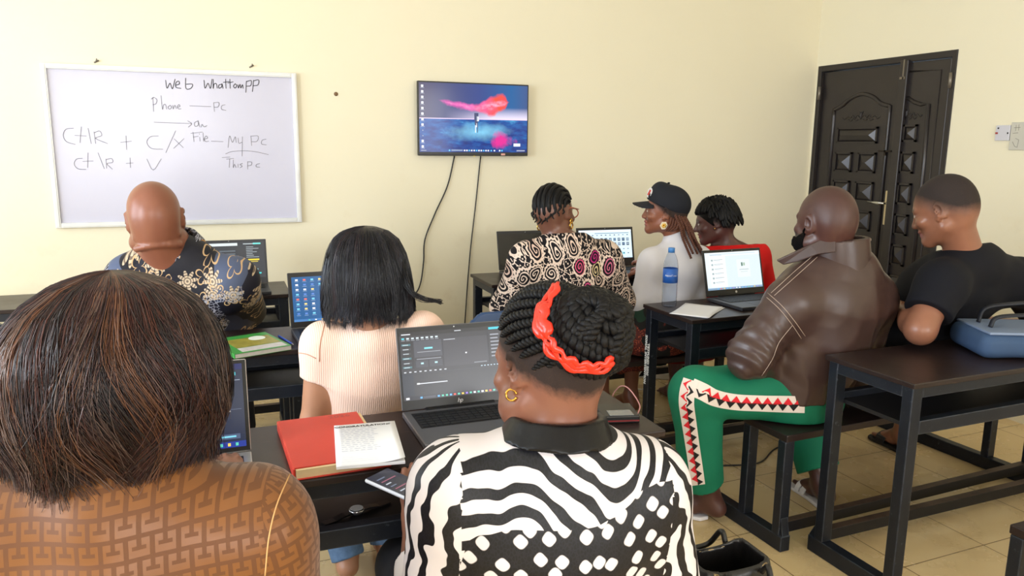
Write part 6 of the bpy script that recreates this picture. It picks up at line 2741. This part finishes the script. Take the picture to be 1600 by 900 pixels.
# white notebook
t = thing('notebook', 'white ruled notebook with heading lying open on the red diary', 'notebook', (.300, 1.722, HD + .0275), radians(-7))
w, d = .150, .255
MB().span((-w / 2, -d / 2, 0), (w / 2, d / 2, .007)).build('pages', mat('white_paper', (236, 236, 240), .75), t, bevel=.001)
mb = MB()
pg = []
N = 10
vs, fs = [], []
for j in range(2):
    for i in range(N + 1):
        u = i / N
        vs.append((-w / 2 + w * u, -d / 2 + d * j, .0075 + .0008 * u + (.010 * max(0, u - .55) ** 2 * (1 - j) * 4)))
for i in range(N):
    fs.append((i, i + 1, N + 2 + i, N + 1 + i))
mb.add(vs, fs)
mb.v = [np.asarray(p) for p in mb.v]
pgo = mb.build('top_page', mat('white_page', (242, 242, 246), .75), t, True)
so = pgo.modifiers.new('thick', 'SOLIDIFY')
so.thickness = .0004
so.offset = -1
mb = MB()
rg = random.Random(5)
for i in range(18):
    y = d / 2 - .036 - i * .0118
    mb.quad((-w / 2 + .006, y, .0088), (w * .12, y, .0088), (w * .12, y + .0006, .0088), (-w / 2 + .006, y + .0006, .0088), 0)
    if i < 13:
        x = -w / 2 + .014
        while x < w * .10:
            l = rg.uniform(.004, .014)
            mb.quad((x, y + .002, .0089), (x + l, y + .002, .0089), (x + l, y + .0036, .0089), (x, y + .0036, .0089), 1)
            x += l + .005
mb.build('ruled_lines', [mat('pale_blue_line', (190, 200, 226), .8), mat('pencil_writing', (172, 176, 196), .8)], t)
mb = MB()
add_text(mb, 'CONGRATULATIONS', Matrix.Translation((-.006, d / 2 - .018, .0086)), .0142, 0, 0, 1.0, .0004)
mb.build('printed_heading', mat('black_print', (30, 30, 34), .7), t)
# green magazine and blue pen
t = thing('magazine', 'green covered magazine lying at the edge of the second row desk', 'magazine', (.085, 2.845, HD + .0005), radians(18))
w, d = .20, .245
MB().span((-w / 2, -d / 2, .001), (w / 2, d / 2, .016)).build('pages', mat('magazine_pages', (206, 204, 200), .7, var=.1, vscale=90), t, bevel=.001)
mb = MB().span((-w / 2 - .001, -d / 2 - .001, .016), (w / 2, d / 2, .0172), 0).span((-w / 2 - .002, -d / 2, 0), (-w / 2 + .0, d / 2, .0172), 0).span((-w / 2, -d / 2, 0), (w / 2, d / 2, .001), 0)
mb.build('cover', mat('green_cover', (64, 150, 70), .35), t)
mb = MB()
mb.span((-w / 2 + .03, -d / 2 + .07, .0172), (w / 2 - .01, d / 2 - .05, .0176), 0)
mb.span((-w / 2 + .03, -d / 2 + .01, .0172), (w / 2 - .01, -d / 2 + .065, .0176), 1)
mb.lathe([(.001, 0), (.03, 0), (.03, .0006)], (w / 2 - .06, d / 2 - .075, .0176), 20, 2)
mb.build('cover_picture', [mat('picture_olive', (150, 140, 60), .4, var=.5, vscale=40), mat('picture_grey', (196, 190, 190), .4, var=.25, vscale=60), mat('white_oval', (236, 240, 232), .4)], t)
p0, p1 = V(.190, 2.955, HD + .006), V(.226, 2.82, HD + .006)
pen = thing('pen', 'blue ballpoint pen lying beside the green magazine', 'pen', p0)
MB().tube([(0, 0, 0), p1 - p0], .0045, 8).build('barrel', mat('blue_plastic', (44, 84, 190), .3), pen, True)
dv = nrm(p1 - p0)
MB().tube([p1 - p0, p1 - p0 + dv * .014], [.004, .001], 8).build('tip', M_LOGO, pen, True)
# water bottle
M_CLEAR = NT('clear_plastic')
M_CLEAR = M_CLEAR.done((236, 242, 250), .06, 0, .5, Transmission_Weight=1.0, IOR=1.12)
t = thing('water_bottle', 'clear plastic water bottle with blue label and blue cap', 'bottle', (1.928, 2.992, HD + .001))
prof = [(.026, 0), (.0335, .004), (.034, .03), (.0325, .036), (.034, .042), (.034, .09), (.0325, .095), (.034, .10), (.034, .185), (.030, .215), (.020, .240), (.0135, .252), (.0135, .262)]
inner = [(r - .0012, z + .001) for r, z in prof][::-1]
n = 28
mb = MB()
vs, fs = [], []
full = prof + inner
for r_, z_ in full:
    for k in range(n):
        vs.append((r_ * cos(2 * pi * k / n), r_ * sin(2 * pi * k / n), z_))
for i in range(len(full) - 1):
    for k in range(n):
        k2 = (k + 1) % n
        fs.append((i * n + k, i * n + k2, (i + 1) * n + k2, (i + 1) * n + k))
fs.append(tuple(range(n - 1, -1, -1)))
fs.append(tuple((len(full) - 1) * n + k for k in range(n)))
mb.add(vs, fs)
mb.build('bottle_body', M_CLEAR, t, True)
mb = MB()
vs, fs = [], []
for r_, z_ in ((.0344, .112), (.0344, .178), (.0346, .178), (.0346, .112)):
    for k in range(n):
        vs.append((r_ * cos(2 * pi * k / n), r_ * sin(2 * pi * k / n), z_))
for i in range(4):
    for k in range(n):
        k2 = (k + 1) % n
        fs.append((i * n + k, i * n + k2, ((i + 1) % 4) * n + k2, ((i + 1) % 4) * n + k))
mb.add(vs, fs)
lb = mb.build('paper_label', mat('blue_label', (36, 92, 176), .35, var=.2, vscale=30), t, True)
mb = MB()
dirn = nrm(V(-1.928, -2.992, 0))
for i, ch in enumerate('Aquafina'):
    a0 = atan2(dirn[1], dirn[0]) + (i - 3.5) * .20 + .1
    o = V(cos(a0), sin(a0), 0) * .0351 + V(0, 0, .147)
    add_text(mb, ch, frame_matrix(o, V(-sin(a0), cos(a0), 0), V(0, 0, 1)), .013)
mb.build('label_print', mat('white_print', (240, 244, 250), .4), lb)
MB().lathe([(.0155, .250), (.0155, .270), (.0145, .272)], n=24).build('cap', mat('blue_cap', (70, 130, 196), .4), t, True)
# papers
t0 = V(1.995, 2.86, HD + .001)
for k, (rz, dz, dx, dy, lb) in enumerate(((-52, 0, .0, .0, 'lower sheet of the white papers beside the water bottle'), (-48, .003, -.012, -.01, 'top sheet of the white papers beside the water bottle'))):
    a_ = radians(rz)
    N = 8
    vs, fs = [], []
    for j in range(N + 1):
        for i in range(N + 1):
            x_, y_ = -.105 + .21 * i / N, -.148 + .296 * j / N
            x2, y2 = x_ * .82, y_ * .9
            vs.append((x2, y2, .0006 + dz + .0020 * (1 + sin(x_ * 22 + k) * cos(y_ * 13)) * (k * .8 + .3)))
    for j in range(N):
        for i in range(N):
            q = j * (N + 1) + i
            fs.append((q, q + 1, q + N + 2, q + N + 1))
    o = link_mesh('paper_sheet', vs, fs, mat('white_sheet', (234, 234, 240), .75), None, True, loc=t0 + V(dx, dy, 0))
    o.rotation_euler = (0, 0, a_ + pi / 2 * 0)
    s_ = o.modifiers.new('thick', 'SOLIDIFY')
    s_.thickness = .0004
    tag(o, lb, 'paper', 'loose white papers')
# phone held by the woman in the zebra shirt
pc = at(629, 764, 1.640) + V(0, 0, .010)
t = thing('phone', 'smartphone in pale case held below the desk edge', 'phone', pc)
Mx = frame_matrix(V(0, 0, 0), V(.80, .60, -.02), V(-.60, .80, .10))
mb = MB().span((-.037, -.075, -.009), (.037, .075, .0), 0, Mx)
mb.build('case', mat('pale_grey_case', (206, 208, 216), .4), t, bevel=.004)
MB().span((-.034, -.072, -.0005), (.034, .072, .0012), 0, Mx).build('screen', em((44, 46, 60), .8), t)
mb = MB()
rg = random.Random(3)
for i in range(9):
    y_ = -.058 + i * .013
    l = rg.uniform(.015, .05)
    mb.quad(*[tuple(np.array(Mx @ Vector(q))) for q in ((-.027, y_, .0018), (-.027 + l, y_, .0018), (-.027 + l, y_ + .004, .0018), (-.027, y_ + .004, .0018))], i % 3)
mb.build('screen_picture', [em((190, 196, 206), .8), em((150, 92, 110), .8), em((110, 120, 140), .8)], t)
# black device on the right end of the near desk
t = thing('flat_box', 'flat black box with clear cover and thin cable behind the zebra shirt', 'box', (.985, 1.762, HD + .0005), radians(-14))
MB().span((-.052, -.052, 0), (.052, .052, .022)).build('casing', M_BLACKPLASTIC, t, bevel=.004)
MB().span((-.03, -.05, .022), (.035, -.01, .0235)).build('clear_cover', mat('smoky_cover', (120, 122, 124), .15), t)
MB().span((-.05, -.0525, .006), (.05, -.051, .010)).build('red_edge', mat('dark_red_line', (120, 30, 34), .4), t)
cable('cable', 'thin red and white lead running from the flat black box', [(1.036, 1.735, HD + .012), (1.055, 1.76, HD + .03), (1.05, 1.82, HD + .06), (1.062, 1.90, HD + .03), (1.075, 1.96, HD - .05), (1.08, 1.99, HD - .3), (1.085, 2.0, .35), (1.09, 2.02, .01)], .0018, mat('pale_lead', (176, 120, 116), .5))
# small things on the shelf of the near desk
t = thing('wristwatch', 'silver wristwatch with black strap on the shelf under the near desk', 'watch', (.275, 1.755, .6125), radians(20))
MB().lathe([(.017, .003), (.019, .006), (.019, .012), (.016, .014)], n=20).build('watch_case', mat('watch_steel', (190, 190, 194), .25, .9), t, True)
MB().lathe([(.0155, .0142), (.0155, .0148)], n=20).build('dial', mat('watch_dial', (226, 228, 230), .3), t)
mb = MB()
for sgn in (-1, 1):
    pts = [V(sgn * .016, 0, .008), V(sgn * .035, 0, .007), V(sgn * .06, 0, .002), V(sgn * .09, 0, .002)]
    band(mb, pts, [V(0, 0, 1)] * 4, .02, .002)
mb.build('strap', M_BLACKPLASTIC, t)
o = MB().span((-.05, -.03, 0), (.05, .03, .018)).build('eyeglass_case', mat('grey_case', (132, 134, 140), .3), None, bevel=.008, loc=(.125, 1.765, .6125))
tag(o, 'grey rounded case on the shelf under the near desk, left of the watch', 'case')

# ================================================================== bags
B_ = V(.91, 1.165, .4615)
S = Solid()


def bag_fn(Q):
    q = Q - B_
    x, y, z = q[:, 0], q[:, 1], q[:, 2]
    hx = .088 - .10 * np.maximum(z, 0) * .35
    hy = .075 - .09 * z
    dx, dy = np.abs(x) - hx, np.abs(y) - hy
    dz = np.maximum(.006 - z, z - .235 - .03 * (x / .12) ** 2)
    k = np.stack([dx, dy, dz], 1) + .022
    return np.linalg.norm(np.maximum(k, 0), axis=1) + np.minimum(k.max(1), 0) - .022


S.fn(bag_fn, bb=(B_ - V(.14, .1, 0), B_ + V(.14, .1, .28)))
S.fn(lambda Q: bag_fn((Q - B_ - V(0, 0, .08)) * V(1.16, 1.35, 1) + B_ + V(0, 0, .03)), 'sub', .006)
t = thing('handbag', 'black leather handbag standing open right of the zebra shirt woman', 'bag', B_)
v, q = S.mesh(.006)
M_BAG = mat('black_bag_leather', (22, 20, 20), .35, 0, .5, bump=.3, bscale=90, bdist=.003)
link_mesh('bag_body', v - B_, q, M_BAG, t, True)
mb = MB()
for sy_ in (-1, 1):
    mb.tube(smooth_path([V(-.062, .050 * sy_, .232), V(-.03, .048 * sy_, .222), V(.03, .048 * sy_, .222), V(.062, .050 * sy_, .232)], 6), .0028, 6)
mb.build('zip', mat('brass_zip', (150, 130, 96), .35, .8), t, True)
for sy_ in (-1, 1):
    mb = MB()
    mb.tube(smooth_path([V(-.045, .058 * sy_, .222), V(-.045, .076 * sy_, .24), V(-.03, .100 * sy_, .20), V(.03, .100 * sy_, .20), V(.045, .076 * sy_, .24), V(.045, .058 * sy_, .222)], 7), .006, 7)
    mb.build('handle', M_BAG, t, True)
# blue bag on the empty desk
B_ = in_unit('F', .675, .135, HD + .003)
t = thing('laptop_bag', 'blue fabric laptop bag with black handles on the right desk', 'bag', B_, radians(-24))
S = Solid()


def rbox(c, h, r):
    c, h = np.asarray(c, float), np.asarray(h, float)

    def f(Q):
        k = np.abs(Q - c) - h + r
        return np.linalg.norm(np.maximum(k, 0), axis=1) + np.minimum(k.max(1), 0) - r
    return f


S.fn(rbox((0, 0, .046), (.19, .125, .043), .036), bb=((-.19, -.125, 0), (.19, .125, .09)))
S.fn(lambda Q: waves(Q, 30, 3) * .003, 'off')
v, q = S.mesh(.006)
link_mesh('bag_body', v, q, mat('blue_bag_fabric', (58, 80, 112), .75, 0, .3, .1, 20, .2, 260, .001), t, True)
MB().span((-.165, -.115, .086), (.185, .115, .096)).build('flap', mat('pale_blue_flap', (120, 136, 164), .5), t, bevel=.004)
M_WEB = mat('black_webbing', (26, 28, 36), .6)
for yy, hh in ((-.03, .05), (.05, .075)):
    mb = MB()
    mb.tube(smooth_path([V(-.12, yy, .097), V(-.10, yy, .097 + hh * .7), V(-.02, yy - .02, .097 + hh), V(.09, yy - .02, .097 + hh), V(.15, yy, .097)], 7), .011, 8, flat=.5)
    mb.build('handle', M_WEB, t, True)
# dark blue plastic chair standing empty between the rows
t = thing('plastic_chair', 'dark blue plastic chair, only its back showing behind the grey laptop', 'chair', (1.13, 2.79, 0), radians(183))
M_BLUEPL = mat('blue_plastic_chair', (36, 66, 108), .4)
S = Solid()
S.fn(rbox((0, -.02, .43), (.20, .20, .016), .015), bb=((-.2, -.22, .41), (.2, .18, .45)))
v, q = S.mesh(.008)
link_mesh('seat', v, q, M_BLUEPL, t, True)
S = Solid()


def back_fn(Q):
    x, y, z = Q[:, 0], Q[:, 1] + .185 + .10 * (Q[:, 2] - .44), Q[:, 2]
    top = .80 - .9 * np.maximum(np.abs(x) - .10, 0) ** 1.3 * 2
    return np.maximum(np.maximum(np.abs(y + .25 * x * x) - .010, np.abs(x) - .205), np.maximum(z - top, .43 - z)) * .85


S.fn(back_fn, bb=((-.21, -.28, .42), (.21, -.14, .82)))
v, q = S.mesh(.007, slack=.05)
link_mesh('backrest', v, q, M_BLUEPL, t, True)
for sx_ in (-1, 1):
    for sy_ in (-1, 1):
        MB().tube([(sx_ * .17, -.02 + sy_ * .17, .43), (sx_ * .20, -.02 + sy_ * .205, .012)], [.022, .016], 8).build('leg', M_BLUEPL, t, True)

# ================================================================== power strip and leads on the floor
M_WHITEPL = mat('white_plastic', (222, 216, 204), .45)
t = thing('power_strip', 'white power strip on the floor behind the lettered desk leg', 'power strip', (2.60, 4.22, .001), radians(-35))
MB().span((-.15, -.035, 0), (.15, .035, .042)).build('housing', M_WHITEPL, t, bevel=.005)
mb = MB()
for i in range(3):
    for dx, dy in ((0, .010), (-.011, -.008), (.011, -.008)):
        mb.span((-.10 + i * .09 + dx - .003, dy - .004, .0415), (-.10 + i * .09 + dx + .003, dy + .004, .0428))
mb.build('socket_holes', M_BLACKPLASTIC, t)
for (dx, m, lb, nm) in ((-.10, mat('red_plug_plastic', (196, 40, 40), .4), 'red plug in the left socket of the floor power strip', 0), (-.01, M_BLACKPLASTIC, 'black plug in the middle socket of the floor power strip', 1), (.08, M_WHITEPL, 'white adapter plug in the right socket of the floor power strip', 2)):
    a_ = radians(-35)
    c_ = V(2.60 + dx * cos(a_), 4.22 + dx * sin(a_), .044)
    p = thing('plug', lb, 'plug', c_, a_, 'plugs in the power strip')
    MB().span((-.022, -.022, 0), (.022, .022, .03 if nm < 2 else .06)).build('plug_body', m, p, bevel=.006)
    MB().tube(smooth_path([V(0, 0, .028), V(.0, -.02, .055), V(.01, -.05, .05)], 4), .004, 6).build('strain_relief', m, p, True)
cable('cable', 'white cable looping over the floor near the power strip', [(2.62, 4.16, .10), (2.50, 4.02, .17), (2.40, 4.00, .12), (2.36, 4.02, .02), (2.42, 3.99, .006), (2.52, 4.02, .006)], .0048, M_WHITEPL)
cable('cable', 'black cable arching up from the power strip to the front desk', [(2.58, 4.20, .10), (2.50, 4.22, .24), (2.42, 4.24, .30), (2.34, 4.22, .18), (2.26, 4.20, .03), (2.1, 4.2, .006), (1.8, 4.25, .006)], .0042, M_CABLE)
cable('cable', 'black cable lying on the tiles under the green trousers', [(2.02, 2.76, .005), (2.12, 2.86, .005), (2.36, 2.82, .005), (2.6, 2.95, .005), (2.9, 2.90, .005)], .004, M_CABLE)
